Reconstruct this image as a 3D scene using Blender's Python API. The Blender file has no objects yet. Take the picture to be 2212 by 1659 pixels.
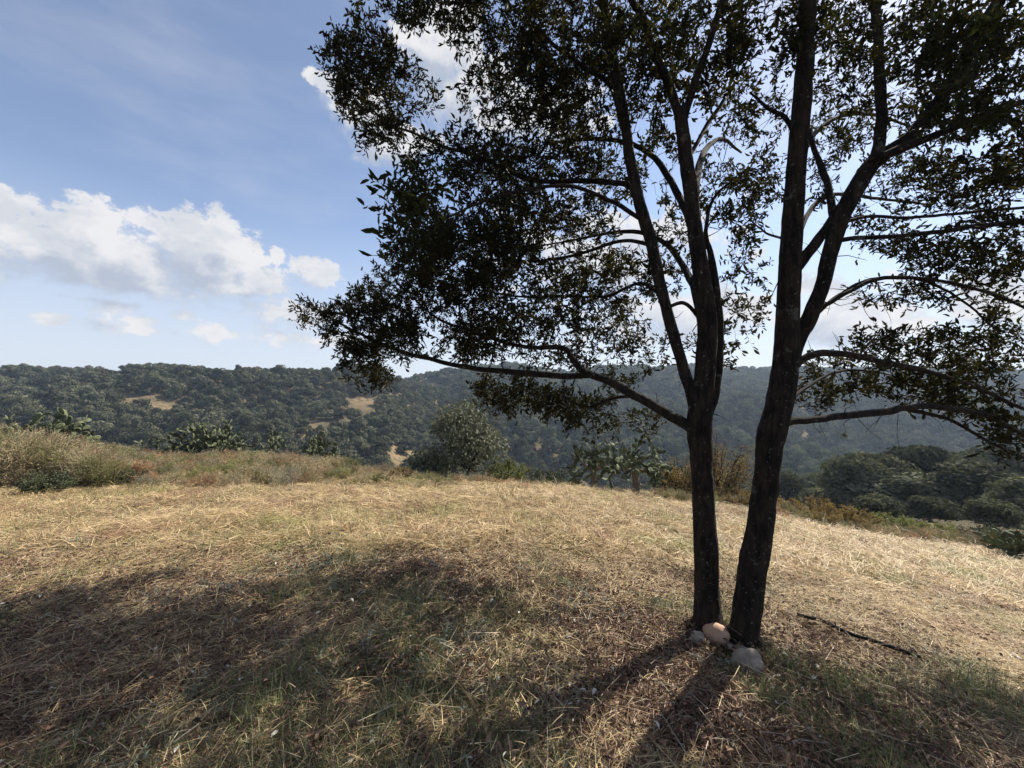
import bpy, math, random
import numpy as np
from mathutils import Vector, Matrix

random.seed(7)
rng = np.random.default_rng(11)
SC = bpy.context.scene
COL = SC.collection
F, CX, CY, EYE = 860.0, 1106.0, 829.5, 1.6      # focal length and centre of the 2212 x 1659 view, eye height

# ------------------------------------------------------------------ camera
cam = bpy.data.cameras.new('camera')
cam.sensor_width = 36
cam.lens = 36 * F / 2212
cam.clip_start = 0.02
cam.clip_end = 12000
camo = bpy.data.objects.new('camera', cam)
COL.objects.link(camo)
camo.location = (0, 0, EYE)
camo.rotation_euler = (math.radians(90), 0, 0)
SC.camera = camo

# ------------------------------------------------------------------ exposure, render
vs = SC.view_settings
vs.view_transform = 'Standard'
vs.look = 'None'
vs.gamma = 1
vs.use_curve_mapping = False
vs.exposure = 0.98
cy = SC.cycles
cy.max_bounces = 6
cy.diffuse_bounces = 3
cy.glossy_bounces = 2
cy.transmission_bounces = 3
cy.transparent_max_bounces = 4
cy.volume_bounces = 0
cy.use_denoising = True

SUN_AZ, SUN_EL = 49.0, 41.5
# ------------------------------------------------------------------ sun
sl = bpy.data.lights.new('sun', 'SUN')
sl.energy = 4.9
sl.angle = math.radians(0.5)
sl.color = (1.0, 0.93, 0.82)
so = bpy.data.objects.new('sun', sl)
COL.objects.link(so)
az, el = math.radians(SUN_AZ), math.radians(SUN_EL)
SDIR = Vector((math.sin(az) * math.cos(el), math.cos(az) * math.cos(el), math.sin(el)))
so.rotation_euler = SDIR.to_track_quat('Z', 'Y').to_euler()
so.location = SDIR * 50


# ------------------------------------------------------------------ node helper
class NT:
    def __init__(self, nt):
        self.nt = nt

    def node(self, kind, **kw):
        n = self.nt.nodes.new(kind)
        for k, v in kw.items():
            setattr(n, k, v)
        return n

    def link(self, a, b):
        self.nt.links.new(a, b)

    def put(self, sock, v):
        if hasattr(v, 'is_output'):
            self.nt.links.new(v, sock)
        else:
            sock.default_value = v

    def m(self, op, a, b=None, c=None, clamp=False):
        n = self.node('ShaderNodeMath', operation=op, use_clamp=clamp)
        self.put(n.inputs[0], a)
        if b is not None: self.put(n.inputs[1], b)
        if c is not None: self.put(n.inputs[2], c)
        return n.outputs[0]

    def vm(self, op, a, b=None):
        n = self.node('ShaderNodeVectorMath', operation=op)
        self.put(n.inputs[0], a)
        if b is not None:
            if op == 'SCALE': self.put(n.inputs['Scale'], b)
            else: self.put(n.inputs[1], b)
        return n.outputs[0]

    def noise(self, vec, scale, detail=4, rough=0.55, dist=0.0):
        n = self.node('ShaderNodeTexNoise')
        if vec is not None: self.link(vec, n.inputs['Vector'])
        n.inputs['Scale'].default_value = scale
        n.inputs['Detail'].default_value = detail
        n.inputs['Roughness'].default_value = rough
        n.inputs['Distortion'].default_value = dist
        return n.outputs['Fac']

    def sstep(self, x, a, b):
        n = self.node('ShaderNodeMapRange', interpolation_type='SMOOTHSTEP')
        self.put(n.inputs[0], x)
        self.put(n.inputs[1], a); self.put(n.inputs[2], b)
        n.inputs[3].default_value = 0; n.inputs[4].default_value = 1
        return n.outputs[0]

    def mix(self, f, a, b, mode='MIX'):
        n = self.node('ShaderNodeMix', data_type='RGBA', blend_type=mode)
        self.put(n.inputs[0], f)
        for s, v in ((n.inputs[6], a), (n.inputs[7], b)):
            if hasattr(v, 'is_output'): self.link(v, s)
            else: s.default_value = (v[0], v[1], v[2], 1)
        return n.outputs[2]

    def xyz(self, x, y, z):
        n = self.node('ShaderNodeCombineXYZ')
        self.put(n.inputs[0], x); self.put(n.inputs[1], y); self.put(n.inputs[2], z)
        return n.outputs[0]


# ------------------------------------------------------------------ world: sky with fair-weather clouds
def sky_angles(px, py):
    X = (px - CX) / F
    a = math.atan(X)
    return a, math.atan((CY - py) / F * math.cos(a))


CLOUDS = [  # px, py, half width, half height, weight
    (-60, 530, 130, 76, 0.9), (60, 530, 120, 74, 0.9), (160, 540, 110, 78, 0.95), (215, 500, 70, 54, 0.9),
    (300, 560, 130, 72, 0.95), (378, 515, 66, 58, 0.9), (440, 570, 120, 68, 0.95), (490, 535, 64, 52, 0.9),
    (545, 605, 66, 34, 0.9), (535, 570, 42, 40, 0.8), (250, 605, 190, 34, 0.8), (470, 618, 110, 26, 0.8),
    (245, 658, 66, 20, 0.62), (310, 692, 60, 14, 0.52), (105, 686, 46, 14, 0.55), (388, 682, 30, 12, 0.50),
    (430, 638, 60, 14, 0.55), (690, 596, 44, 30, 0.75), (630, 676, 95, 32, 0.66), (560, 655, 90, 20, 0.5), (590, 552, 12, 18, 0.5),
    (420, 716, 170, 16, 0.40), (650, 730, 120, 18, 0.42), (190, 640, 110, 12, 0.42), (330, 712, 60, 12, 0.4),
    (955, 110, 85, 85, 1.0), (1000, 190, 85, 80, 1.0), (785, 245, 62, 60, 0.9), (855, 305, 95, 50, 0.95),
    (700, 165, 30, 16, 0.6), (1120, 260, 150, 60, 0.8),
    (1300, 560, 200, 90, 0.7), (1830, 690, 130, 60, 0.9), (1450, 690, 200, 60, 0.75), (2150, 640, 130, 50, 0.8),
]
world = bpy.data.worlds.new('World')
SC.world = world
world.use_nodes = True
wt = NT(world.node_tree)
world.node_tree.nodes.clear()
cg = bpy.data.node_groups.new('cloud_density', 'ShaderNodeTree')
cg.interface.new_socket('Vector', in_out='INPUT', socket_type='NodeSocketVector')
cg.interface.new_socket('Value', in_out='OUTPUT', socket_type='NodeSocketFloat')
g = NT(cg)
gi = g.node('NodeGroupInput'); go_ = g.node('NodeGroupOutput')
v0 = gi.outputs[0]
wob = g.node('ShaderNodeTexNoise'); wob.inputs['Scale'].default_value = 7; wob.inputs['Detail'].default_value = 3
g.link(v0, wob.inputs['Vector'])
off = g.vm('SCALE', g.vm('SUBTRACT', wob.outputs['Color'], (0.5, 0.5, 0.5)), 0.05)
v1 = g.vm('ADD', v0, off)
sep = g.node('ShaderNodeSeparateXYZ'); g.link(v1, sep.inputs[0])
best = None
for px, py, hw, hh, wgt in CLOUDS:
    a, e = sky_angles(px, py)
    ra = abs(sky_angles(px + hw, py)[0] - sky_angles(px - hw, py)[0]) / 2
    re = abs(sky_angles(px, py + hh)[1] - sky_angles(px, py - hh)[1]) / 2
    dx = g.m('MULTIPLY', g.m('SUBTRACT', sep.outputs[0], a), 1 / ra)
    dy = g.m('MULTIPLY', g.m('SUBTRACT', sep.outputs[1], e), 1 / re)
    d = g.m('SQRT', g.m('ADD', g.m('MULTIPLY', dx, dx), g.m('MULTIPLY', dy, dy)))
    d = g.m('MULTIPLY', g.m('SUBTRACT', 1.52, d), wgt)
    best = d if best is None else g.m('SMOOTH_MAX', best, d, 0.15)
# everywhere outside the photographed part: scattered clouds of the same kind
nz = g.noise(g.vm('MULTIPLY', v0, (1.0, 2.2, 1.0)), 2.6, 3, 0.5)
gen = g.m('MULTIPLY', g.m('SUBTRACT', nz, 0.53), 7.0)
side = g.sstep(g.m('ABSOLUTE', sep.outputs[0]), 0.98, 1.15)
up = g.sstep(sep.outputs[1], 0.80, 0.92)
gen = g.m('SUBTRACT', gen, g.m('MULTIPLY', g.m('SUBTRACT', 1.0, g.m('MAXIMUM', side, up)), 6.0))
best = g.m('MAXIMUM', best, gen)
fb = g.noise(g.vm('MULTIPLY', v0, (1.0, 1.25, 1.0)), 13, 9, 0.64)
fb = g.m('MULTIPLY', g.m('SUBTRACT', fb, 0.5), 2.8)
fine = g.m('MULTIPLY', g.m('SUBTRACT', g.noise(v0, 60, 5, 0.65), 0.5), 0.55)
g.link(g.m('ADD', g.m('ADD', best, fb), fine), go_.inputs[0])

tc = wt.node('ShaderNodeTexCoord')
sp = wt.node('ShaderNodeSeparateXYZ'); wt.link(tc.outputs['Generated'], sp.inputs[0])
az_ = wt.m('ARCTAN2', sp.outputs[0], sp.outputs[1])
el_ = wt.m('ARCSINE', sp.outputs[2])
av = wt.xyz(az_, el_, 0.0)


def dens(vec):
    n = wt.node('ShaderNodeGroup'); n.node_tree = cg
    wt.link(vec, n.inputs[0])
    return n.outputs[0]


d0 = dens(av)
d1 = dens(wt.vm('ADD', av, (0.018, 0.036, 0)))
lit0 = wt.sstep(wt.m('SUBTRACT', d0, d1), -0.1, 0.5)
edge = wt.m('SUBTRACT', 1.0, wt.m('MULTIPLY', lit0, 0.70))
cov = wt.sstep(d0, 0.0, edge)
cov = wt.m('MULTIPLY', cov, 0.95)
lit = wt.m('MULTIPLY', wt.sstep(wt.m('SUBTRACT', d0, d1), -0.6, 0.6), 0.72)
lit = wt.m('ADD', lit, wt.m('MULTIPLY', wt.m('SUBTRACT', 1.0, wt.sstep(d1, 0.1, 1.6)), 0.42))
thick = wt.sstep(d0, 0.3, 1.6)
lit = wt.m('SUBTRACT', lit, wt.m('MULTIPLY', thick, 0.10), clamp=True)
mott = wt.sstep(wt.noise(wt.vm('MULTIPLY', av, (1.0, 1.5, 1.0)), 11, 8, 0.62, 0.3), 0.36, 0.62)
lit = wt.m('MULTIPLY', lit, wt.m('ADD', 0.52, wt.m('MULTIPLY', mott, 0.5)), clamp=True)
ccol = wt.mix(lit, (0.245, 0.275, 0.33), (0.45, 0.445, 0.45))
# thin haze veils high in the blue
veil = wt.noise(wt.vm('MULTIPLY', av, (1.0, 3.0, 1.0)), 2.2, 5, 0.6)
veil = wt.m('ADD', 0.13, wt.m('MULTIPLY', wt.sstep(veil, 0.42, 0.8), 0.26))
low = wt.m('MULTIPLY', wt.m('SUBTRACT', 1.0, wt.sstep(el_, -0.02, 0.50)), 0.86)
veil = wt.m('MAXIMUM', veil, low)
sky = wt.node('ShaderNodeTexSky', sky_type='NISHITA', sun_disc=False)
sky.sun_elevation = math.radians(SUN_EL)
sky.sun_rotation = math.radians(SUN_AZ)
sky.altitude = 2300
sky.air_density = 1.0
sky.dust_density = 2.0
sky.ozone_density = 1.5
bg1 = wt.node('ShaderNodeBackground'); bg1.inputs[1].default_value = 0.095
wt.link(sky.outputs[0], bg1.inputs[0])
bgv = wt.node('ShaderNodeBackground'); bgv.inputs[0].default_value = (0.355, 0.375, 0.425, 1); bgv.inputs[1].default_value = 1.0
bg2 = wt.node('ShaderNodeBackground'); wt.link(ccol, bg2.inputs[0]); bg2.inputs[1].default_value = 1.0
mx0 = wt.node('ShaderNodeMixShader'); wt.link(veil, mx0.inputs[0]); wt.link(bg1.outputs[0], mx0.inputs[1]); wt.link(bgv.outputs[0], mx0.inputs[2])
mx = wt.node('ShaderNodeMixShader'); wt.link(cov, mx.inputs[0]); wt.link(mx0.outputs[0], mx.inputs[1]); wt.link(bg2.outputs[0], mx.inputs[2])
out = wt.node('ShaderNodeOutputWorld'); wt.link(mx.outputs[0], out.inputs[0])


# ------------------------------------------------------------------ numeric helpers
def smooth(a, b, x):
    t = np.clip((x - a) / (b - a), 0, 1)
    return t * t * (3 - 2 * t)


def _hash(ix, iy, seed):
    h = (ix.astype(np.int64) * 374761393 + iy.astype(np.int64) * 668265263 + seed * 1442695041) & 0xffffffff
    h = ((h ^ (h >> 13)) * 1274126177) & 0xffffffff
    h = h ^ (h >> 16)
    return (h & 0xffffff) / float(0xffffff)


def vnoise(x, y, seed=0):
    x = np.asarray(x, float); y = np.asarray(y, float)
    ix = np.floor(x); iy = np.floor(y)
    fx = x - ix; fy = y - iy
    fx = fx * fx * (3 - 2 * fx); fy = fy * fy * (3 - 2 * fy)
    ix = ix.astype(np.int64); iy = iy.astype(np.int64)
    a = _hash(ix, iy, seed); b = _hash(ix + 1, iy, seed)
    c = _hash(ix, iy + 1, seed); d = _hash(ix + 1, iy + 1, seed)
    return (a + (b - a) * fx) * (1 - fy) + (c + (d - c) * fx) * fy


def fbm(x, y, seed=0, n=4):
    s = 0; a = 0.5; t = 0
    for k in range(n):
        s = s + a * vnoise(np.asarray(x) * 2 ** k, np.asarray(y) * 2 ** k, seed + k * 17)
        t += a; a *= 0.5
    return s / t - 0.5


def P(px, py, d):
    return np.array([(px - CX) / F * d, d, EYE - (py - CY) / F * d])


def to_px(p):
    return CX + F * p[..., 0] / p[..., 1], CY - F * (p[..., 2] - EYE) / p[..., 1]


# ------------------------------------------------------------------ terrain height
PROF = [
    (-1.30, [(12, -1.2), (28, -3.0), (40, -7), (70, -24), (95, -30), (130, -20), (220, 2.4), (280, 3), (600, -20), (3000, -20)]),
    (-0.70, [(12, -1.2), (26, -3.2), (38, -7), (75, -26), (105, -31), (140, -20), (240, 4.9), (300, 4), (600, -20), (3000, -20)]),
    (-0.35, [(11.5, -1.2), (20, -2.6), (32, -8), (80, -30), (120, -36), (170, -20), (265, 3.0), (330, 1), (600, -20), (3000, -20)]),
    (-0.15, [(11, -1.2), (18, -2.8), (30, -8), (80, -32), (150, -42), (230, -28), (330, -8), (420, 7), (520, 8), (900, -20), (3000, -20)]),
    (0.10, [(11, -1.3), (16, -2.8), (30, -10), (80, -34), (160, -50), (260, -32), (480, 8), (560, 8), (900, -20), (3000, -20)]),
    (0.50, [(10, -1.6), (16, -2.9), (30, -10), (80, -32), (180, -50), (280, -32), (520, 11), (600, 10), (900, -20), (3000, -20)]),
    (1.00, [(9.5, -2.3), (20, -5.5), (45, -13.5), (100, -32), (200, -48), (300, -34), (560, 12), (650, 11), (900, -20), (3000, -20)]),
    (1.40, [(9, -2.6), (20, -6.3), (45, -14.5), (100, -32), (200, -48), (300, -34), (560, 12), (650, 11), (900, -20), (3000, -20)]),
]


def height(x, y, fine=True):
    x = np.asarray(x, float); y = np.asarray(y, float)
    xc = np.clip(x, -40, 15); yc = np.clip(y, -30, 14)
    t = np.clip((xc - 1.0) / 0.8, -30, 30)
    plane = -0.1 * yc - 0.143 * 0.8 * np.log1p(np.exp(t))
    D = np.maximum(y, np.abs(x) / 1.4)
    X = np.clip(np.where(y > 0.01, x / np.maximum(y, 0.01), np.sign(x) * 1.4), -1.4, 1.4)
    cols = np.array([np.interp(D, [q[0] for q in pr], [q[1] for q in pr]) for _, pr in PROF])
    xs = np.array([c[0] for c in PROF])
    k = np.clip(np.searchsorted(xs, X) - 1, 0, len(xs) - 2)
    f = np.clip((X - xs[k]) / (xs[k + 1] - xs[k]), 0, 1)
    f = f * f * (3 - 2 * f)
    c0 = np.take_along_axis(cols.reshape(len(xs), -1), k.reshape(1, -1), 0).reshape(x.shape)
    c1 = np.take_along_axis(cols.reshape(len(xs), -1), (k + 1).reshape(1, -1), 0).reshape(x.shape)
    prof = c0 * (1 - f) + c1 * f
    w = smooth(8, 12.5, D)
    z = plane * (1 - w) + prof * w
    z = z + fbm(x / 62, y / 62, 3, 4) * 26 * smooth(60, 260, D) + fbm(x / 16, y / 16, 5, 3) * 2.2 * smooth(14, 60, D)
    z = z + fbm(x / 2.3, y / 2.3, 9, 3) * 0.22 * smooth(1.0, 5, D)
    if fine:
        near = 1 - smooth(14, 30, D)
        z = z + (fbm(x / 0.6, y / 0.6, 21, 3) * 0.10 + fbm(x / 0.17, y / 0.17, 31, 2) * 0.055) * near
    return z


def hz(x, y):
    return float(height(np.array([x]), np.array([y]))[0])


def on_ground(px, py):
    """distance along the view where the pixel meets the ground"""
    ds = np.geomspace(1.2, 400, 3000)
    X = (px - CX) / F
    zs = height(X * ds, ds)
    ray = EYE - (py - CY) / F * ds
    i = np.argmax(ray < zs)
    return float(ds[i])


# ------------------------------------------------------------------ mesh helpers
def make_mesh(name, verts, faces=None, quads=None, tris=None, rnd=None, mats=None, smooth_=False, mat_idx=None):
    me = bpy.data.meshes.new(name)
    verts = np.asarray(verts, np.float32).reshape(-1, 3)
    loops = []; starts = []; n = 0; tot = 0
    arrs = []
    if quads is not None and len(quads): arrs.append(np.asarray(quads, np.int32).reshape(-1, 4))
    if tris is not None and len(tris): arrs.append(np.asarray(tris, np.int32).reshape(-1, 3))
    me.vertices.add(len(verts))
    me.vertices.foreach_set('co', verts.ravel())
    if arrs:
        lt = np.concatenate([a.ravel() for a in arrs])
        totals = np.concatenate([np.full(len(a), a.shape[1], np.int32) for a in arrs])
        st = np.concatenate([[0], np.cumsum(totals)[:-1]]).astype(np.int32)
        me.loops.add(len(lt)); me.loops.foreach_set('vertex_index', lt)
        me.polygons.add(len(totals)); me.polygons.foreach_set('loop_start', st)
        me.polygons.foreach_set('use_smooth', np.full(len(totals), bool(smooth_)))
    if rnd is not None:
        at = me.attributes.new('rnd', 'FLOAT', 'POINT')
        at.data.foreach_set('value', np.asarray(rnd, np.float32))
    for m_ in (mats or []): me.materials.append(m_)
    if mat_idx is not None and arrs:
        me.polygons.foreach_set('material_index', np.asarray(mat_idx, np.int32))
    me.update(calc_edges=True)
    return me


class MB:
    """collects stamped pieces and tubes"""

    def __init__(self):
        self.v = []; self.q = []; self.t = []; self.r = []; self.n = 0

    def add(self, v, q=None, t=None, r=0.5):
        v = np.asarray(v, float).reshape(-1, 3)
        if q is not None and len(q): self.q.append(np.asarray(q, np.int64) + self.n)
        if t is not None and len(t): self.t.append(np.asarray(t, np.int64) + self.n)
        self.v.append(v)
        self.r.append(np.full(len(v), r) if np.isscalar(r) else np.asarray(r))
        self.n += len(v)

    def stamp(self, tpl, R, Pos, rnd):
        tv, tq, tt = tpl
        N, K = len(Pos), len(tv)
        if N == 0: return
        v = np.einsum('nij,kj->nki', R, tv) + Pos[:, None, :]
        base = (np.arange(N) * K)[:, None, None]
        q = (np.asarray(tq)[None] + base).reshape(-1, 4) if len(tq) else None
        t = (np.asarray(tt)[None] + base).reshape(-1, 3) if len(tt) else None
        self.add(v.reshape(-1, 3), q, t, np.repeat(rnd, K))

    def tube(self, pts, rad, sides=6, r=0.5, cap=True, rough=0.0, seed=0):
        pts = np.asarray(pts, float); rad = np.asarray(rad, float)
        n = len(pts)
        tan = np.gradient(pts, axis=0)
        tan /= np.linalg.norm(tan, axis=1)[:, None] + 1e-9
        ref = np.array([0, 1.0, 0]) if abs(tan[0][1]) < 0.8 else np.array([1.0, 0, 0])
        u = np.cross(tan, ref); u /= np.linalg.norm(u, axis=1)[:, None] + 1e-9
        w = np.cross(tan, u)
        a = np.linspace(0, 2 * np.pi, sides, endpoint=False)
        rr = np.repeat(rad[:, None], sides, 1)
        if rough:
            s = np.concatenate([[0], np.cumsum(np.linalg.norm(np.diff(pts, axis=0), axis=1))])
            S, A = np.meshgrid(s, a, indexing='ij')
            nn = fbm(np.cos(A) * 2.2 + S * 1.6 + seed, np.sin(A) * 2.2 + S * 2.1, 41 + seed, 3)
            ridg = np.abs(fbm(np.cos(A) * 5 + 9, np.sin(A) * 5 + S * 2.5 + seed, 77 + seed, 3)) * 1.6
            rr = rr * (1 + rough * (nn * 2.2 - ridg * 1.2))
        ring = pts[:, None] + rr[..., None] * (np.cos(a)[None, :, None] * u[:, None] + np.sin(a)[None, :, None] * w[:, None])
        i = np.arange(n - 1)[:, None] * sides; j = np.arange(sides)[None]; j2 = (j + 1) % sides
        q = np.stack([i + j, i + j2, i + sides + j2, i + sides + j], -1).reshape(-1, 4)
        v = ring.reshape(-1, 3); t = None
        if cap:
            v = np.vstack([v, pts[0], pts[-1]])
            c0, c1 = n * sides, n * sides + 1
            jj = np.arange(sides); k2 = (jj + 1) % sides
            t = np.vstack([np.stack([np.full(sides, c0), k2, jj], -1), np.stack([np.full(sides, c1), (n - 1) * sides + jj, (n - 1) * sides + k2], -1)])
        self.add(v, q, t, r)

    def mesh(self, name, mats, smooth_=False):
        return make_mesh(name, np.vstack(self.v), quads=np.vstack(self.q) if self.q else None,
                         tris=np.vstack(self.t) if self.t else None, rnd=np.concatenate(self.r), mats=mats, smooth_=smooth_)

    def build(self, name, mats, parent=None, smooth_=False, loc=None):
        """parent: children keep world-space vertices unless the parent has moved; loc is subtracted"""
        if loc is not None:
            self.v = [v - np.asarray(loc) for v in self.v]
        return put(name, self.mesh(name, mats, smooth_), parent)


def put(name, data, parent=None, loc=None, rz=None):
    o = bpy.data.objects.new(name, data)
    COL.objects.link(o)
    if parent is not None: o.parent = parent
    if loc is not None: o.location = loc
    if rz is not None: o.rotation_euler = (0, 0, rz)
    return o


def tag(o, label=None, cat=None, group=None, kind=None):
    if label: o['label'] = label
    if cat: o['category'] = cat
    if group: o['group'] = group
    if kind: o['kind'] = kind
    return o


def empty(name, loc, label, cat, group=None, rz=0):
    o = bpy.data.objects.new(name, None)
    COL.objects.link(o)
    o.location = loc; o.rotation_euler = (0, 0, rz)
    o.empty_display_size = 0.2
    return tag(o, label, cat, group)


def copy_tree(o, parent=None):
    c = o.copy(); COL.objects.link(c)
    if parent is not None: c.parent = parent
    for ch in o.children: copy_tree(ch, c)
    return c


def unit(v):
    v = np.asarray(v, float)
    return v / (np.linalg.norm(v, axis=-1, keepdims=True) + 1e-9)


def frames(d, upish=None, roll=None):
    """matrices whose x axis follows d; N x 3 x 3"""
    d = unit(d); n = len(d)
    ref = rng.normal(size=(n, 3)) if upish is None else upish
    y = unit(np.cross(ref, d)); z = np.cross(d, y)
    return np.stack([d, y, z], -1)


def scaled(R, sx, sy, sz):
    return R * np.stack([sx, sy, sz], -1)[:, None, :]


# leaf: length 1 along x, half width 0.5, folded on its midrib, tip drooping
def leaf_tpl(fold=0.25, droop=0.15, w1=0.85, w2=1.0):
    v = np.array([[0, 0, 0], [0.33, 0, -0.03], [0.68, 0, -0.08 - droop * 0.4], [1, 0, -droop],
                  [0.30, 0.5 * w1, fold * 0.4], [0.66, 0.46 * w2, fold * 0.35 - droop * 0.4],
                  [0.30, -0.5 * w1, fold * 0.4], [0.66, -0.46 * w2, fold * 0.35 - droop * 0.4]])
    q = [[1, 2, 5, 4], [2, 1, 6, 7]]
    t = [[0, 1, 4], [2, 3, 5], [1, 0, 6], [3, 2, 7]]
    return v, q, t


LEAF = leaf_tpl()
CARD = (np.array([[-0.5, -0.36, 0.05], [0.1, -0.5, -0.08], [0.55, 0.02, 0.06], [0.05, 0.5, -0.05], [-0.5, 0.3, 0.1]]), [[0, 1, 2, 3]], [[0, 3, 4]])
STRAW = (np.array([[0, -.5, 0], [0, .5, 0], [1, .4, 0], [1, -.4, 0]]), [[0, 3, 2, 1]], [])


def blade_tpl(bend, n=4):
    v = []; q = []; t = []
    x = 0.0; z = 0.0; a = 0.0
    for i in range(n):
        w = 0.5 * (1 - (i / n) ** 2 * 0.7)
        v += [[x, -w, z], [x, w, z]]
        x += math.cos(a) / n; z += math.sin(a) / n; a -= bend / n
    v.append([x, 0, z])
    for i in range(n - 1):
        b = 2 * i
        q.append([b, b + 2, b + 3, b + 1])
    b = 2 * (n - 1)
    t.append([b, b + 2, b + 1])
    return np.array(v), q, t


BLADES = [blade_tpl(0.3), blade_tpl(0.9), blade_tpl(1.7)]
STICK = (np.array([[0, .5, 0], [0, -.25, .43], [0, -.25, -.43], [1, .25, 0], [1, -.12, .2], [1, -.12, -.2]]),
         [[0, 1, 4, 3], [1, 2, 5, 4], [2, 0, 3, 5]], [])


# ------------------------------------------------------------------ materials
def leafmat(name, c1, c2, trans=0.25, patch=None, rough=0.6, objvar=0.25, tcol=None, spec=0.25):
    m = bpy.data.materials.new(name); m.use_nodes = True
    n = NT(m.node_tree); m.node_tree.nodes.clear()
    at = n.node('ShaderNodeAttribute', attribute_name='rnd')
    oi = n.node('ShaderNodeObjectInfo')
    col = n.mix(at.outputs['Fac'], c1, c2)
    if patch:
        geo = n.node('ShaderNodeNewGeometry')
        for (sc, lo, hi, pc, amt) in patch:
            nz_ = n.sstep(n.noise(geo.outputs['Position'], sc, 3, 0.6), lo, hi)
            col = n.mix(n.m('MULTIPLY', nz_, amt), col, pc)
    br = n.m('ADD', 1.0 - objvar, n.m('MULTIPLY', oi.outputs['Random'], 2 * objvar))
    col = n.vm('SCALE', col, br)
    p = n.node('ShaderNodeBsdfPrincipled')
    n.link(col, p.inputs['Base Color']); p.inputs['Roughness'].default_value = rough
    p.inputs['Specular IOR Level'].default_value = spec
    if trans > 0:
        tr = n.node('ShaderNodeBsdfTranslucent')
        tcl = n.vm('MULTIPLY', col, tcol) if tcol else col
        n.link(tcl, tr.inputs[0])
        mxs = n.node('ShaderNodeMixShader'); mxs.inputs[0].default_value = trans
        n.link(p.outputs[0], mxs.inputs[1]); n.link(tr.outputs[0], mxs.inputs[2]); s = mxs.outputs[0]
    else:
        s = p.outputs[0]
    o = n.node('ShaderNodeOutputMaterial'); n.link(s, o.inputs[0])
    return m


def solidmat(name, c1, c2, scale=8, rough=0.85, bump=0.3, detail=8, spots=None, stretch=None, rand=0.0):
    m = bpy.data.materials.new(name); m.use_nodes = True
    n = NT(m.node_tree); m.node_tree.nodes.clear()
    tcx = n.node('ShaderNodeTexCoord')
    v = tcx.outputs['Object']
    if stretch: v = n.vm('MULTIPLY', v, stretch)
    nz_ = n.noise(v, scale, detail, 0.65)
    col = n.mix(n.sstep(nz_, 0.35, 0.68), c1, c2)
    if spots:
        for sc, lo, hi, pc in spots:
            s_ = n.sstep(n.noise(tcx.outputs['Object'], sc, 5, 0.7), lo, hi)
            col = n.mix(s_, col, pc)
    if rand:
        oi = n.node('ShaderNodeObjectInfo')
        col = n.vm('SCALE', col, n.m('ADD', 1 - rand, n.m('MULTIPLY', oi.outputs['Random'], 2 * rand)))
    p = n.node('ShaderNodeBsdfPrincipled')
    n.link(col, p.inputs['Base Color']); p.inputs['Roughness'].default_value = rough
    p.inputs['Specular IOR Level'].default_value = 0.3
    b = n.node('ShaderNodeBump'); b.inputs['Strength'].default_value = bump; b.inputs['Distance'].default_value = 0.02
    n.link(n.noise(v, scale * 2.5, 6, 0.7), b.inputs['Height']); n.link(b.outputs[0], p.inputs['Normal'])
    o = n.node('ShaderNodeOutputMaterial'); n.link(p.outputs[0], o.inputs[0])
    return m


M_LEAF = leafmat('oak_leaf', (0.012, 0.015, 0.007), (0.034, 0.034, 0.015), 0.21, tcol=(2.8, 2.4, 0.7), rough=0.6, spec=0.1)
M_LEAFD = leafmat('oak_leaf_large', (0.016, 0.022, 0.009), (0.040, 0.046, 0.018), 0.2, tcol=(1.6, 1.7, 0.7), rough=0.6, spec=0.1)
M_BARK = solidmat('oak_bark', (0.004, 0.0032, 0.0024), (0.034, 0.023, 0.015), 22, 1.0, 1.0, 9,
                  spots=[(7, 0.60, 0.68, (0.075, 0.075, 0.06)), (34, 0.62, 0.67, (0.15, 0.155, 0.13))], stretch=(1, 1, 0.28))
M_TWIG = leafmat('twig_bark', (0.010, 0.008, 0.006), (0.03, 0.024, 0.018), 0, rough=0.9)
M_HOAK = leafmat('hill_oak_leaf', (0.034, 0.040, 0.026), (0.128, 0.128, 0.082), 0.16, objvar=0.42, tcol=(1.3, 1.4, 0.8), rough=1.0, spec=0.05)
M_HTRUNK = solidmat('hill_oak_bark', (0.06, 0.05, 0.04), (0.14, 0.12, 0.10), 3, 0.9, 0.2)
M_SHRUBG = leafmat('shrub_leaf_green', (0.10, 0.12, 0.05), (0.21, 0.215, 0.10), 0.3, tcol=(1.4, 1.4, 0.7))
M_SHRUBO = leafmat('shrub_leaf_ochre', (0.10, 0.078, 0.036), (0.23, 0.18, 0.085), 0.3, tcol=(1.4, 1.2, 0.7))
M_SHRUBD = leafmat('shrub_leaf_dark', (0.045, 0.055, 0.03), (0.10, 0.11, 0.055), 0.25)
M_WEED = leafmat('dry_weed', (0.20, 0.16, 0.09), (0.56, 0.46, 0.28), 0.25, objvar=0.3,
                 patch=[(0.45, 0.46, 0.60, (0.20, 0.20, 0.08), 0.75), (0.8, 0.54, 0.66, (0.30, 0.15, 0.09), 0.7), (0.6, 0.56, 0.68, (0.18, 0.17, 0.13), 0.6)])
GP = [(0.55, 0.52, 0.66, (0.31, 0.30, 0.11), 0.65), (1.7, 0.60, 0.74, (0.17, 0.20, 0.07), 0.6), (0.9, 0.54, 0.68, (0.34, 0.20, 0.125), 0.6), (0.35, 0.56, 0.66, (0.27, 0.19, 0.13), 0.6)]
M_STRAW = leafmat('dry_straw', (0.23, 0.155, 0.08), (0.74, 0.58, 0.33), 0.22, objvar=0.25, patch=GP, rough=0.55)
M_GREEN = leafmat('green_grass', (0.09, 0.12, 0.045), (0.25, 0.27, 0.12), 0.3, objvar=0.3)
M_LITTER = leafmat('leaf_litter', (0.065, 0.036, 0.024), (0.27, 0.17, 0.115), 0.1, objvar=0.3)  # fallen-leaf brown, darkened to deepen the shade under the crowns
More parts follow.
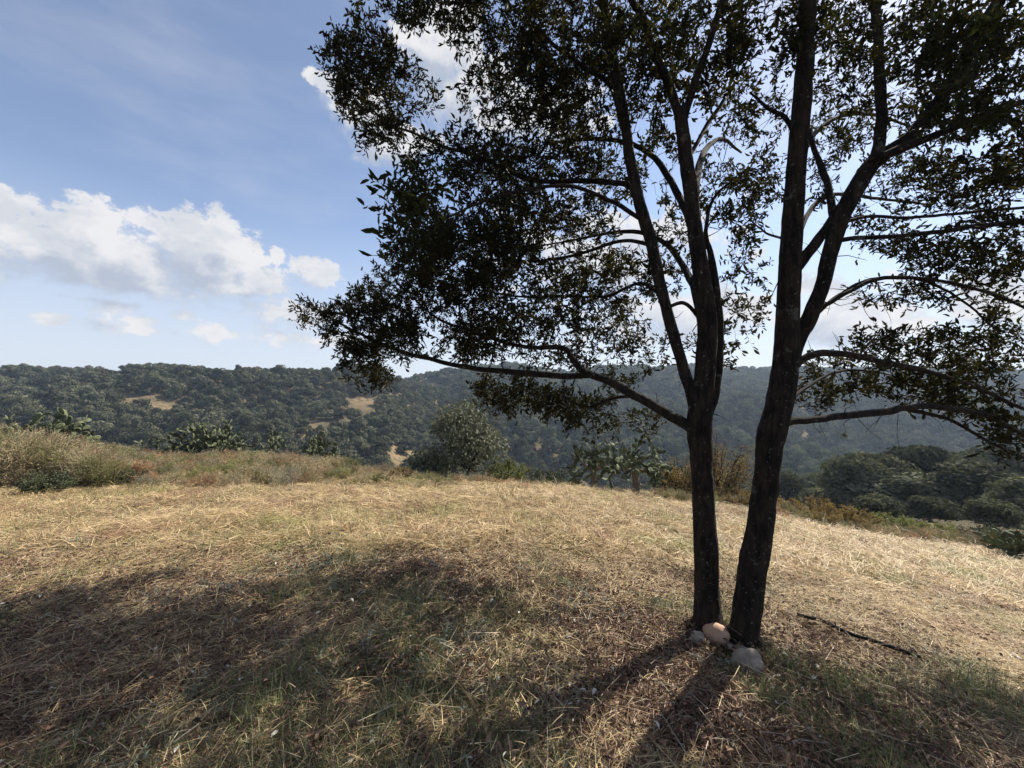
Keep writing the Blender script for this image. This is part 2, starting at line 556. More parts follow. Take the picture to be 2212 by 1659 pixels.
M_PALE = leafmat('bleached_leaf', (0.38, 0.35, 0.29), (0.66, 0.63, 0.56), 0.1, objvar=0.15)
M_SILVER = leafmat('silver_herb', (0.16, 0.19, 0.14), (0.34, 0.37, 0.30), 0.15, objvar=0.2)
M_STEM = leafmat('dead_stem', (0.20, 0.16, 0.11), (0.48, 0.41, 0.30), 0, objvar=0.25, rough=0.8)
M_PAD = solidmat('cactus_pad', (0.036, 0.048, 0.020), (0.13, 0.145, 0.075), 6, 0.85, 0.15, rand=0.5, spots=[(50, 0.66, 0.72, (0.45, 0.42, 0.3))])
M_PADT = solidmat('cactus_trunk', (0.10, 0.085, 0.06), (0.22, 0.18, 0.13), 10, 0.9, 0.5)
M_STONE = solidmat('river_stone', (0.22, 0.175, 0.135), (0.43, 0.36, 0.29), 9, 0.9, 0.7, spots=[(16, 0.58, 0.7, (0.13, 0.11, 0.08)), (60, 0.60, 0.72, (0.12, 0.10, 0.085))], rand=0.15)
M_STONEO = solidmat('ochre_stone', (0.36, 0.21, 0.13), (0.50, 0.34, 0.24), 5, 0.85, 0.35)
M_HOSE = solidmat('black_hose', (0.006, 0.006, 0.006), (0.012, 0.011, 0.010), 20, 1.0, 0.15)
M_YELLOW = leafmat('yellow_leaf', (0.42, 0.42, 0.06), (0.62, 0.58, 0.10), 0.2)
M_MOSS = leafmat('ball_moss', (0.12, 0.12, 0.06), (0.22, 0.21, 0.11), 0.1)


def groundmat(name, far=False):
    m = bpy.data.materials.new(name); m.use_nodes = True
    n = NT(m.node_tree); m.node_tree.nodes.clear()
    geo = n.node('ShaderNodeNewGeometry'); pos = geo.outputs['Position']
    if far:
        a = n.sstep(n.noise(pos, 0.03, 5, 0.6), 0.36, 0.56)
        col = n.mix(a, (0.07, 0.066, 0.04), (0.23, 0.165, 0.092))
        col = n.mix(n.m('MULTIPLY', n.sstep(n.noise(pos, 0.45, 8, 0.8), 0.47, 0.56), 0.75), col, (0.06, 0.062, 0.035))
    else:
        a = n.sstep(n.noise(pos, 9, 9, 0.72), 0.38, 0.62)
        col = n.mix(a, (0.035, 0.024, 0.017), (0.13, 0.09, 0.058))
        col = n.mix(n.sstep(n.noise(pos, 70, 4, 0.7), 0.56, 0.70), col, (0.32, 0.23, 0.15))
        col = n.mix(n.m('MULTIPLY', n.sstep(n.noise(pos, 0.9, 3, 0.6), 0.52, 0.66), 0.5), col, (0.16, 0.085, 0.055))
    p = n.node('ShaderNodeBsdfPrincipled'); n.link(col, p.inputs['Base Color']); p.inputs['Roughness'].default_value = 1
    p.inputs['Specular IOR Level'].default_value = 0.1
    b = n.node('ShaderNodeBump'); b.inputs['Strength'].default_value = 0.8; b.inputs['Distance'].default_value = 0.03 if not far else 1.0
    n.link(n.noise(pos, 45 if not far else 0.8, 6, 0.75), b.inputs['Height']); n.link(b.outputs[0], p.inputs['Normal'])
    o = n.node('ShaderNodeOutputMaterial'); n.link(p.outputs[0], o.inputs[0])
    return m


# ------------------------------------------------------------------ ground and hills: one polar sheet round the viewpoint
th = np.concatenate([np.radians(np.linspace(-64, 64, 620)), np.radians(np.linspace(64, 296, 90))[1:-1]])
rr_ = np.concatenate([np.geomspace(0.25, 60, 330), np.geomspace(60, 2600, 190)[1:]])
T, R_ = np.meshgrid(th, rr_, indexing='xy')
gx, gy = R_ * np.sin(T), R_ * np.cos(T)
gz = height(gx, gy)
gv = np.stack([gx, gy, gz], -1)
nT = len(th)


def ring_mesh(name, i0, i1, mat, centre=False):
    v = gv[i0:i1 + 1].reshape(-1, 3)
    i = np.arange(i1 - i0)[:, None] * nT; j = np.arange(nT)[None]; j2 = (j + 1) % nT
    q = np.stack([i + j, i + nT + j, i + nT + j2, i + j2], -1).reshape(-1, 4)
    t = None
    if centre:
        v = np.vstack([v, [0, 0, hz(0, 0)]])
        jj = np.arange(nT)
        t = np.stack([jj, (jj + 1) % nT, np.full(nT, len(v) - 1)], -1)
    return put(name, make_mesh(name, v, quads=q, tris=t, mats=[mat], smooth_=True))


kk = int(np.searchsorted(rr_, 34))
tag(ring_mesh('ground', 0, kk, groundmat('meadow_soil'), True), kind='structure')
tag(ring_mesh('hills', kk, len(rr_) - 1, groundmat('hill_soil', True)), kind='structure')


# ------------------------------------------------------------------ instancing on points (only for what nobody could count)
def gn_scatter(name, pts, eul, scl, idx, sources):
    me = make_mesh(name, pts)
    a = me.attributes.new('rot', 'FLOAT_VECTOR', 'POINT'); a.data.foreach_set('vector', np.asarray(eul, np.float32).ravel())
    a = me.attributes.new('scl', 'FLOAT', 'POINT'); a.data.foreach_set('value', np.asarray(scl, np.float32))
    a = me.attributes.new('idx', 'INT', 'POINT'); a.data.foreach_set('value', np.asarray(idx, np.int32))
    col = bpy.data.collections.new(name + '_kinds')
    for k, s in enumerate(sources):
        o = bpy.data.objects.new('%s_kind_%02d' % (name, k), s); col.objects.link(o)
    o = put(name, me)
    ng = bpy.data.node_groups.new(name + '_scatter', 'GeometryNodeTree')
    ng.interface.new_socket('Geometry', in_out='INPUT', socket_type='NodeSocketGeometry')
    ng.interface.new_socket('Geometry', in_out='OUTPUT', socket_type='NodeSocketGeometry')
    N_ = ng.nodes.new; L = ng.links.new
    i_ = N_('NodeGroupInput'); o_ = N_('NodeGroupOutput')
    ci = N_('GeometryNodeCollectionInfo'); ci.inputs[0].default_value = col
    ci.inputs['Separate Children'].default_value = True; ci.inputs['Reset Children'].default_value = True
    ip = N_('GeometryNodeInstanceOnPoints'); ip.inputs['Pick Instance'].default_value = True
    def attr(nm, ty):
        q = N_('GeometryNodeInputNamedAttribute'); q.data_type = ty; q.inputs[0].default_value = nm; return q.outputs[0]
    e2r = N_('FunctionNodeEulerToRotation')
    L(attr('rot', 'FLOAT_VECTOR'), e2r.inputs[0])
    L(i_.outputs[0], ip.inputs['Points']); L(ci.outputs[0], ip.inputs['Instance'])
    L(attr('idx', 'INT'), ip.inputs['Instance Index']); L(e2r.outputs[0], ip.inputs['Rotation']); L(attr('scl', 'FLOAT'), ip.inputs['Scale'])
    L(ip.outputs[0], o_.inputs[0])
    md = o.modifiers.new('scatter', 'NODES'); md.node_group = ng
    tag(o, kind='stuff')
    return o


# ------------------------------------------------------------------ hill trees
def crown_mesh(name, R, H, z0, nl, cards, size, mat, seed, fill=0.25, jit=0.3):
    r = np.random.default_rng(seed)
    b = MB()
    a = r.uniform(0, 2 * np.pi, nl); h = r.uniform(0, 1, nl) ** 0.8
    rad = R * 0.70 * np.sqrt(1 - (h * 0.92) ** 2) * r.uniform(0.55, 1.05, nl)
    C = np.stack([np.cos(a) * rad, np.sin(a) * rad, z0 + h * H * 0.74 + 0.12 * H], -1)
    lr = R * r.uniform(0.24, 0.42, nl)
    k = r.integers(0, nl, cards)
    dirs = unit(r.normal(size=(cards, 3)) + np.array([0, 0, 0.35]))
    shell = np.where(r.uniform(size=cards) < fill, r.uniform(0.3, 0.9, cards), r.uniform(0.86, 1.1, cards))
    pos = C[k] + dirs * (lr[k] * shell)[:, None] * np.array([1.0, 1.0, 0.72])
    nrm = unit(dirs + r.normal(size=(cards, 3)) * jit)
    tx = unit(np.cross(nrm, r.normal(size=(cards, 3)))); ty = np.cross(nrm, tx)
    s = size * r.uniform(0.6, 1.35, cards)
    Rm = np.stack([tx, ty, nrm], -1) * s[:, None, None]
    lobe = r.uniform(0, 1, nl)
    b.stamp(CARD, Rm, pos, np.clip(lobe[k] * 0.6 + r.uniform(0, 0.4, cards), 0, 1))
    return b, C


def hill_trunk(b, C, R, z0, seed, n=6, rt=0.16):
    r = np.random.default_rng(seed + 99)
    top = np.array([r.uniform(-.2, .2) * R, r.uniform(-.2, .2) * R, z0 + 0.2 * R])
    b.tube([[0, 0, -0.5], [0.03 * R, 0, z0 * 0.5], top * 0.98], [rt * 1.3, rt, rt * 0.75], 7)
    for i in r.permutation(len(C))[:n]:
        mid = (top + C[i]) / 2 + r.normal(size=3) * 0.12 * R
        b.tube([top * 0.9, mid, C[i]], [rt * 0.6, rt * 0.42, rt * 0.15], 5)


far_meshes = []
for s in range(7):
    cb, C = crown_mesh('far_oak', 3.7, 4.6, 0.7, [9, 13, 10, 15, 8, 12, 17][s], 860, 0.50, M_HOAK, 200 + s, 0.15, 0.42)
    tb = MB(); hill_trunk(tb, C, 3.1, 1.2, s, 3)
    nc = len(np.vstack(cb.q)); mt = cb
    me = cb.mesh('far_oak_%d' % s, [M_HOAK])
    far_meshes.append(me)
mid_kinds = []
for s in range(6):
    R = 3.3
    cb, C = crown_mesh('crown', R, [4.4, 5.2, 3.8, 4.8, 5.6, 4.0][s], [1.6, 1.9, 1.2, 1.7, 2.2, 1.0][s], 30, 5200, 0.24, M_HOAK, 300 + s, 0.3, 0.6)
    tb = MB(); hill_trunk(tb, C, R, [1.6, 1.9, 1.2, 1.7, 2.2, 1.0][s], 400 + s, 9, 0.15)
    mid_kinds.append((cb.mesh('hill_oak_crown', [M_HOAK]), tb.mesh('hill_oak_trunk', [M_HTRUNK])))

# scatter positions
cell = 5.0
ys = np.arange(30, 660, cell)
pts = []
for y0 in ys:
    w = 1.42 * y0 + 10
    xs_ = np.arange(-w, w, cell)
    pts.append(np.stack([xs_, np.full(len(xs_), y0)], -1))
pts = np.vstack(pts)
pts += rng.uniform(-0.5, 0.5, pts.shape) * cell * 1.1
px_, py_ = pts[:, 0], pts[:, 1]
hh_ = height(px_, py_, False)
tall = 5.3
tan_top = (EYE - hh_ - tall) / py_
Xn = px_ / py_
# terrain line of sight
ray_t = np.geomspace(6, 700, 220)
vis = np.ones(len(pts), bool)
for t_ in ray_t:
    m_ = (t_ < py_ * 0.97) & vis
    if not m_.any(): continue
    hgt = height(Xn[m_] * t_, np.full(m_.sum(), t_), False) + (1.5 if t_ > 60 else 0)
    tt_ = (EYE - hgt) / t_
    bad = tt_ < tan_top[m_] - 0.03
    idx_ = np.nonzero(m_)[0]
    vis[idx_[bad]] = False
grow_ = np.where(Xn < -0.12, 1.0, 1 + 0.75 * smooth(120, 300, py_))
pxp, pyp = to_px(np.stack([px_, py_, hh_ + 2.0], -1))
CLEAR = [(785, 858, 50, 9), (330, 860, 55, 11), (705, 908, 65, 8), (850, 985, 60, 10), (925, 822, 22, 5), (770, 880, 34, 6)]
keep = vis.copy()
for a_, b_, c_, d_ in CLEAR:
    keep &= ~((((pxp - a_) / c_) ** 2 + ((pyp - b_ - 6) / (d_ + 7)) ** 2) < 1)
keep &= ~((py_ < 60) & (Xn < 0.75))
keep &= ~((py_ < 42))
dn = fbm(px_ / 30, py_ / 30, 61, 3)
keep &= rng.uniform(size=len(pts)) < np.where(dn < -0.16, 0.85, 0.985) / grow_ ** 1.3
ok = np.nonzero(keep)[0]
sizes = rng.uniform(0.5, 1.5, len(pts))
sizes *= grow_
inview = np.abs(Xn[ok]) < 1.30
order = ok[np.argsort(np.where(inview, py_[ok] / sizes[ok], 1e9))]
near_ids = order[:270]
far_ids = order[270:]
gn_scatter('woodland', np.stack([px_, py_, hh_ - 0.2], -1)[far_ids],
           np.stack([np.zeros(len(far_ids)), np.zeros(len(far_ids)), rng.uniform(0, 6.28, len(far_ids))], -1),
           sizes[far_ids], rng.integers(0, 7, len(far_ids)), far_meshes)
tag(bpy.data.objects['woodland'], 'dense grey green oak woodland covering the far hillsides up to the ridge', 'woodland', kind='stuff')
for i in near_ids:
    x, y, z = px_[i], py_[i], hh_[i]
    k = random.randrange(6)
    if Xn[i] > 0.65 and y < 58:
        lab, grp = ('grey green oak in the nearest rows of the wooded slope right of the leaning trunk', 'oaks in the nearest rows at the right')
    elif Xn[i] > 0.65 and y < 75:
        lab, grp = ('rounded oak in the middle rows of the wooded slope right of the leaning trunk', 'oaks in the middle rows at the right')
    elif Xn[i] > 0.65:
        lab, grp = ('smaller oak where the near right slope fades into the bluish valley wood', 'oaks at the back of the right slope')
    elif Xn[i] > -0.12:
        lab, grp = ('small round oak low in the valley beyond the meadow edge', 'oaks low in the valley')
    else:
        lab, grp = ('small dark round oak on the lower hillside behind the dry weeds', 'oaks on the lower left hillside')
    t = empty('oak_tree', (x, y, z - 0.2), lab, 'tree', grp, random.uniform(0, 6.28))
    t.scale = (sizes[i],) * 3
    put('crown', mid_kinds[k][0], t)
    put('trunk', mid_kinds[k][1], t)
print('hill trees', len(near_ids), len(far_ids))

# larger oaks just below the brow at the right, and the few that break the far skyline
BIG = [  # px of centre, py of crown top, distance, width in px, kind, label
    (1935, 1012, 40, 215, 1, 'broad oak with dark stems below its crown, first one beyond the brow at right'),
    (2110, 1000, 36, 200, 4, 'tallest broad oak on the right slope, beside the first'),
    (2230, 1030, 30, 170, 0, 'dense oak cut by the right edge of the photograph above the grass'),
    (1790, 1050, 46, 130, 3, 'small rounded oak low beside the leaning trunk, above the brown shrubs'),
    (2010, 1085, 27, 100, 2, 'low dark green oak in front of the broad ones on the slope'),
    (1900, 1098, 24, 95, 5, 'low pale green bushy oak right behind the brown shrubs'),
    (2140, 1105, 22, 110, 2, 'dark low oak just above the thorny plants at the right'),
]
for px, top, d, wpx, k, lab in BIG:
    x = (px - CX) / F * d
    z = hz(x, d)
    ztop = EYE - (top - CY) / F * d
    wr = wpx * d / F / 2
    s = wr / 3.3
    hk = [4.4, 5.2, 3.8, 4.8, 5.6, 4.0][k] + [1.6, 1.9, 1.2, 1.7, 2.2, 1.0][k]
    t = empty('oak_tree', (x, d, z - 0.1), lab, 'tree', None, random.uniform(0, 6.28))
    t.scale = (s, s, max(0.35, min(2.2, (ztop - z) / hk)))
    put('crown', mid_kinds[k][0], t); put('trunk', mid_kinds[k][1], t)
for px, top, d, kk_, lab in [(515, 790, 238, 4, 'lone taller tree breaking the left skyline near the middle of the ridge'),
                             (392, 797, 232, 1, 'small pointed tree on the skyline of the left ridge')]:
    x = (px - CX) / F * d; z = hz(x, d); ztop = EYE - (top - CY) / F * d
    t = empty('skyline_tree', (x, d, z - 0.2), lab, 'tree')
    s = 1.15
    t.scale = (0.8, 0.8, s)
    put('crown', mid_kinds[kk_][0], t); put('trunk', mid_kinds[kk_][1], t)


# ------------------------------------------------------------------ shrubs
def shrub_parts(seed, H, W, nst, leaves, lsize, spread=1.0, branchy=3, stem_r=0.012, top=0.25):
    r = np.random.default_rng(seed)
    st = MB(); lf = MB()
    LP = []; LD = []
    for i in range(nst):
        a = r.uniform(0, 6.283); rad = W / 2 * np.sqrt(r.uniform(0.02, 1)) * spread
        hgt = H * (1 - 0.45 * (rad / (W / 2)) ** 2) * r.uniform(0.7, 1.0)
        e = np.array([math.cos(a) * rad, math.sin(a) * rad, hgt])
        b0 = np.array([math.cos(a), math.sin(a), 0]) * r.uniform(0, 0.16) * W
        m1 = b0 + (e - b0) * np.array([0.45, 0.45, 0.5]) + r.normal(size=3) * 0.05 * H
        st.tube([b0 - [0, 0, .1], m1, e], [stem_r, stem_r * 0.65, stem_r * 0.2], 4, r=r.uniform(0, 1), cap=False)
        for k in range(branchy):
            t = r.uniform(top, 0.95)
            s0 = b0 + (m1 - b0) * (t * 2) if t < 0.5 else m1 + (e - m1) * (t * 2 - 1)
            d = unit(np.array([math.cos(a), math.sin(a), 0.9]) + r.normal(size=3) * 0.9)
            e2 = s0 + d * H * r.uniform(0.10, 0.26)
            st.tube([s0, (s0 + e2) / 2 + r.normal(size=3) * 0.01, e2], [stem_r * 0.4, stem_r * 0.3, stem_r * 0.12], 3, r=r.uniform(0, 1), cap=False)
            n = max(1, leaves // (nst * branchy))
            tt = r.uniform(0.1, 1.05, n)[:, None]
            LP.append(s0 + (e2 - s0) * tt + r.normal(size=(n, 3)) * H * 0.035)
            LD.append(unit(d + r.normal(size=(n, 3)) * 0.8))
    LP = np.vstack(LP); LD = np.vstack(LD); n = len(LP)
    s = lsize * r.uniform(0.6, 1.3, n)
    lf.stamp(LEAF, scaled(frames(LD), s, s * 0.5, s), LP, r.uniform(0, 1, n))
    return st, lf


def shrub(name, px, py_base, d, H, W, mat, label, cat='shrub', group=None, seed=1, nst=26, leaves=2600, ls=0.05, branchy=7, stem_mat=None, stem_r=0.012, top=0.25):
    x = (px - CX) / F * d
    z = hz(x, d) if py_base is None else EYE - (py_base - CY) / F * d
    z = min(z, hz(x, d) + 0.02)
    t = empty(name, (x, d, z), label, cat, group)
    st, lf = shrub_parts(seed, H, W, nst, leaves, ls, 1.0, branchy, stem_r, top)
    st.build('stems', [stem_mat or M_TWIG], t)
    o = lf.build('foliage', [mat], t); o['kind'] = 'stuff'
    return t


def shrub_px(name, px, topy, d, wpx, mat, label, **kw):
    x = (px - CX) / F * d
    H = (EYE - (topy - CY) / F * d) - hz(x, d)
    return shrub(name, px, None, d, max(H, 0.2), wpx * d / F, mat, label, **kw)


yx, yd = (1000 - CX) / F * 15.5, 15.5
yz = hz(yx, yd); yh = EYE - (870 - CY) / F * yd - yz; yw = 225 * yd / F / 2
t = empty('young_tree', (yx, yd, yz), 'airy pale green bushy tree standing alone at the meadow edge', 'tree')
cb, C = crown_mesh('crown', yw, yh * 0.95, 0.1, 34, 15000, 0.075, M_SHRUBG, 77, 0.5, 0.9)
C[:, :2] *= np.clip(1.25 - 0.75 * (C[:, 2:3] / yh), 0.3, 1.2)
M_YOUNG = leafmat('young_tree_leaf', (0.055, 0.063, 0.038), (0.155, 0.158, 0.095), 0.25)
cb, _ = crown_mesh('crown', yw * 1.1, yh * 1.04, 0.0, 30, 8000, 0.085, M_YOUNG, 91, 0.3, 1.0)
vv = cb.v[0]; vv[:, 2] = np.maximum(vv[:, 2] * 1.10 - 0.13 * yh, 0.02); ff = np.clip(1.12 - 0.30 * vv[:, 2] / yh, 0.5, 1.2); vv[:, 0] *= ff; vv[:, 1] *= ff
cb.build('crown', [M_YOUNG], t)
tb = MB(); hill_trunk(tb, C, yw, 0.25, 5, 30, 0.05); tb.build('trunk', [M_TWIG], t)
shrub_px('shrub', 1095, 985, 15.0, 110, M_SHRUBG, 'low brownish green shrub at the right foot of the airy pale green tree', seed=22, nst=36, leaves=4500, ls=0.07, branchy=9, stem_r=0.02)
shrub_px('shrub', 930, 965, 16.0, 110, M_SHRUBD, 'low dark shrub at the left foot of the airy pale green tree', seed=23, nst=30, leaves=4000, ls=0.07, branchy=9, stem_r=0.02)
shrub_px('shrub', 1195, 1012, 15.5, 150, M_SHRUBD, 'low wide dark green shrub left of the cacti beyond the meadow edge', seed=24, nst=40, leaves=5500, ls=0.07, branchy=9)
shrub_px('shrub', 1460, 1005, 14.5, 130, M_SHRUBD, 'dark leafy shrub between the cactus and the left trunk', seed=36, nst=36, leaves=5000, ls=0.07, branchy=9)
shrub_px('ochre_bush', 1560, 935, 13.0, 150, M_SHRUBO, 'tall orange ochre bush seen between the two trunks', seed=25, nst=34, leaves=5200, ls=0.055, branchy=9, stem_r=0.02)
shrub_px('ochre_bush', 1470, 985, 13.8, 110, M_SHRUBO, 'ochre bush just left of the left trunk, behind the cactus', seed=26, nst=30, leaves=3600, ls=0.055, branchy=9, stem_r=0.015)
shrub_px('brown_bush', 1590, 1050, 11.5, 120, M_SHRUBO, 'low brown bush at the foot of the ochre one between the trunks', seed=27, nst=34, leaves=4500, ls=0.045, branchy=9)
shrub_px('brown_bush', 1745, 1072, 11.5, 150, M_SHRUBO, 'rounded brown bush right beside the leaning trunk', seed=28, nst=44, leaves=6500, ls=0.045, branchy=10)
shrub_px('brown_bush', 1835, 1092, 11.5, 130, M_SHRUBO, 'low brown bush next to a greener one on the brow', seed=29, nst=40, leaves=5600, ls=0.045, branchy=10)
shrub_px('shrub', 1930, 1110, 12.5, 130, M_SHRUBG, 'low green shrub right of the brown bushes on the brow', seed=30, nst=40, leaves=5600, ls=0.05, branchy=10)
shrub_px('shrub', 2030, 1128, 11.5, 110, M_SHRUBG, 'thin grey green shrub at the grass edge before the dark oaks', seed=31, nst=34, leaves=3600, ls=0.05, branchy=9)
shrub_px('shrub', 2130, 1140, 10.5, 120, M_SHRUBD, 'dark thorny shrub in front of the cactus at the right edge', seed=32, nst=34, leaves=3600, ls=0.05, branchy=9)
shrub_px('shrub', 2230, 1130, 9.5, 120, M_SHRUBD, 'dark shrub cut by the right edge of the photograph on the brow', seed=37, nst=34, leaves=3600, ls=0.05, branchy=9)
shrub_px('orange_weed', 865, 1008, 12.6, 60, M_SHRUBO, 'small bright orange dry weed left of the pale green tree', seed=33, nst=22, leaves=1500, ls=0.04, branchy=7)
shrub_px('shrub', 100, 1018, 9.5, 110, M_SHRUBD, 'small dark green shrub low in front of the tall weeds at the left', seed=34, nst=26, leaves=2400, ls=0.05, branchy=8)
shrub_px('shrub', 275, 1008, 10.8, 70, M_SHRUBD, 'tiny dark green shrub where the weed band begins beside the tall weeds', seed=35, nst=20, leaves=1200, ls=0.05, branchy=8)


# ------------------------------------------------------------------ prickly pear cacti
def pad_mesh(name, seed):
    r = np.random.default_rng(seed)
    n = 9
    v = [[0, 0.018, 0.5]]
    for (s, th_) in ((0.72, 0.016), (1.0, 0.0), (0.72, -0.016)):
        for i in range(n):
            a = 2 * math.pi * i / n
            h = math.cos(a)
            wdt = 0.30 * (1 + 0.16 * h) * (1 + r.uniform(-.03, .03))
            v.append([math.sin(a) * wdt * s, th_, 0.5 - 0.5 * h * -1 * s])
    v.append([0, -0.018, 0.5])
    t = []; q = []
    for i in range(n):
        j = (i + 1) % n
        t.append([0, 1 + i, 1 + j]); t.append([3 * n + 1, 2 * n + 1 + j, 2 * n + 1 + i])
        for k in range(2):
            q.append([1 + k * n + i, 1 + (k + 1) * n + i, 1 + (k + 1) * n + j, 1 + k * n + j])
    return make_mesh(name, v, quads=q, tris=t, mats=[M_PAD], smooth_=True)


PADS = [pad_mesh('pad', s) for s in range(3)]


def cactus(px, topy, d, wpx, label, seed, pad=0.22, trunk=True, arms=26, group=None, droop=0.0, chain=3):
    r = random.Random(seed)
    x = (px - CX) / F * d
    z = hz(x, d)
    H = EYE - (topy - CY) / F * d - z
    W = wpx * d / F / 2
    t = empty('prickly_pear_cactus', (x, d, z), label, 'cactus', group)
    mb = MB()
    hs = H * (0.42 if trunk else 0.10)
    k0 = 0.05 + 0.035 * H
    mb.tube([[0, 0, -0.2], [0.02, 0, hs * 0.5], [-0.02, 0.01, hs]], [k0 * 1.2, k0 * 0.9, k0 * 0.85], 9, rough=0.3, seed=seed)
    top = Vector((-0.02, 0.01, hs * 0.95))
    nb = max(4, arms // 5)
    forks = []
    for i in range(nb):
        a = 6.283 * i / nb + r.uniform(-.3, .3)
        e = Vector((math.cos(a) * W * r.uniform(.25, .5), math.sin(a) * W * r.uniform(.25, .5), hs + (H - hs) * r.uniform(0.12, 0.40)))
        m_ = (top + e) / 2 + Vector((math.cos(a), math.sin(a), -0.4)) * 0.08 * W
        mb.tube([top, m_, e], [k0 * 0.7, k0 * 0.5, k0 * 0.35], 7, rough=0.3, seed=seed + i)
        forks.append((e, a))
    mb.build('trunk', [M_PADT], t)

    def put_pad(base, u, L_, nrm=None):
        if nrm is None: nrm = Vector((r.gauss(0, 1), r.gauss(0, 1), r.gauss(0, 0.4)))
        side = u.cross(nrm).normalized(); nrm = side.cross(u).normalized()
        o = put('pad', PADS[r.randrange(3)], t)
        M_ = Matrix((side, nrm, u)).transposed().to_4x4()
        o.matrix_local = Matrix.Translation(base - u * 0.015) @ M_ @ Matrix.Diagonal((L_ * 1.02, L_ * 1.1, L_, 1))
        return side, nrm
    for i in range(arms):
        e, a0 = forks[i % nb]
        a = a0 + r.gauss(0, 0.75)
        el_ = math.asin(min(0.99, r.uniform(0.02 - droop, 1.0))) if r.random() < 0.85 else r.uniform(-0.3, 0.2)
        tgt = Vector((math.cos(a) * math.cos(el_) * W, math.sin(a) * math.cos(el_) * W, hs * 0.9 + (H - hs * 0.9) * max(-0.25, math.sin(el_)))) * r.uniform(0.86, 1.0)
        tot = (tgt - e).length
        cn = max(1, min(5, int(round(tot / (pad * 0.88)))))
        L_ = min(pad * 1.3, max(pad * 0.7, tot / cn / 0.92))
        base = e.copy()
        for k in range(cn):
            u = ((tgt - base).normalized() + Vector((r.gauss(0, .22), r.gauss(0, .22), r.gauss(0.08, .2)))).normalized()
            side, nrm = put_pad(base, u, L_ * r.uniform(.88, 1.08))
            if k >= cn - 2 or r.random() < 0.5:
                for c in range(r.choice((1, 1, 2))):
                    b_ = r.choice((-1, 1)) * r.uniform(0.4, 1.0)
                    bp = base + u * (L_ * (0.5 + 0.45 * math.cos(b_))) + side * (L_ * 0.29 * math.sin(b_))
                    cu = (u * math.cos(b_) + side * math.sin(b_) + nrm * r.gauss(0, 0.5) + Vector((0, 0, 0.3))).normalized()
                    if (bp + cu * L_).z < H * 1.03: put_pad(bp, cu, L_ * r.uniform(.7, .95))
            base = base + u * L_ * 0.93
    return t


cactus(452, 898, 25, 168, 'largest dome shaped prickly pear cactus behind the weed band at the left', 1, arms=64, pad=0.30, trunk=False)
cactus(332, 938, 24, 70, 'small low prickly pear just left of the largest dome shaped one', 2, arms=16, trunk=False, pad=0.28)
cactus(580, 922, 23, 72, 'small pale upright prickly pear between two wider ones behind the weeds', 3, arms=18, trunk=False, pad=0.30)
cactus(692, 928, 24, 102, 'low wide prickly pear, last of the row behind the weeds before the bare slope', 4, arms=30, trunk=False, pad=0.29)
cactus(95, 876, 13, 175, 'tall pale prickly pear half hidden in the dry weeds at the left', 5, arms=46, trunk=True, pad=0.32)
cactus(1282, 940, 13.6, 130, 'prickly pear with a short woody trunk, left one of the pair beyond the meadow edge', 6, arms=24, pad=0.25)
cactus(1374, 936, 12.2, 172, 'tree like prickly pear with drooping pads nearest the left trunk', 7, arms=32, pad=0.25, droop=0.3)
cactus(2185, 1138, 9.0, 90, 'dark prickly pear at the right edge just below the grass brow', 8, arms=18, trunk=False, pad=0.22)


# ------------------------------------------------------------------ grass tufts
def tuft_lying(seed, n=46, L=(0.10, 0.34), w=0.0032, spread=0.16, mat=M_STRAW, aniso=0.5):
    r = np.random.default_rng(seed); b = MB()
    a = np.where(r.uniform(size=n) < 0.5, r.normal(0, aniso, n), r.uniform(0, 6.28, n))
    a = a + np.where(r.uniform(size=n) < 0.35, np.pi, 0)
    tilt = np.abs(r.normal(0.05, 0.20, n))
    d = np.stack([np.cos(a) * np.cos(tilt), np.sin(a) * np.cos(tilt), np.sin(tilt)], -1)
    l = r.uniform(*L, n); ww = w * r.uniform(0.6, 1.5, n)
    p = np.stack([r.normal(0, spread, n), r.normal(0, spread, n), r.uniform(0.0, 0.045, n)], -1) - d * (l * 0.4)[:, None] * [1, 1, 0]
    c = r.uniform(0, 1, n)
    kind = r.choice([0, 0, 0, 1, 1, 2], n)
    for k in range(3):
        m_ = kind == k
        R = frames(d[m_], upish=np.tile([0, 0, 1.0], (m_.sum(), 1)) + r.normal(size=(m_.sum(), 3)) * 0.35)
        b.stamp(BLADES[k], scaled(R, l[m_], ww[m_], l[m_] * (0.7 if k < 2 else 0.4)), p[m_], c[m_])
    return b.mesh('straw_tuft', [mat])


def tuft_up(seed, n=34, L=(0.06, 0.2), w=0.003, spread=0.05, mat=M_GREEN, lean=0.55):
    r = np.random.default_rng(seed); b = MB()
    a = r.uniform(0, 6.28, n); tilt = np.pi / 2 - np.abs(r.normal(0, lean, n))
    d = np.stack([np.cos(a) * np.cos(tilt), np.sin(a) * np.cos(tilt), np.sin(tilt)], -1)
    l = r.uniform(*L, n); ww = w * r.uniform(0.6, 1.4, n)
    p = np.stack([r.normal(0, spread, n), r.normal(0, spread, n), np.full(n, -0.01)], -1)
    c = r.uniform(0, 1, n); kind = r.integers(0, 3, n)
    for k in range(3):
        m_ = kind == k
        R = frames(d[m_], upish=np.tile([0, 0, 1.0], (m_.sum(), 1)) + r.normal(size=(m_.sum(), 3)) * 0.15)
        b.stamp(BLADES[k], scaled(R, l[m_], ww[m_], l[m_]), p[m_], c[m_])
    return b.mesh('grass_tuft', [mat])


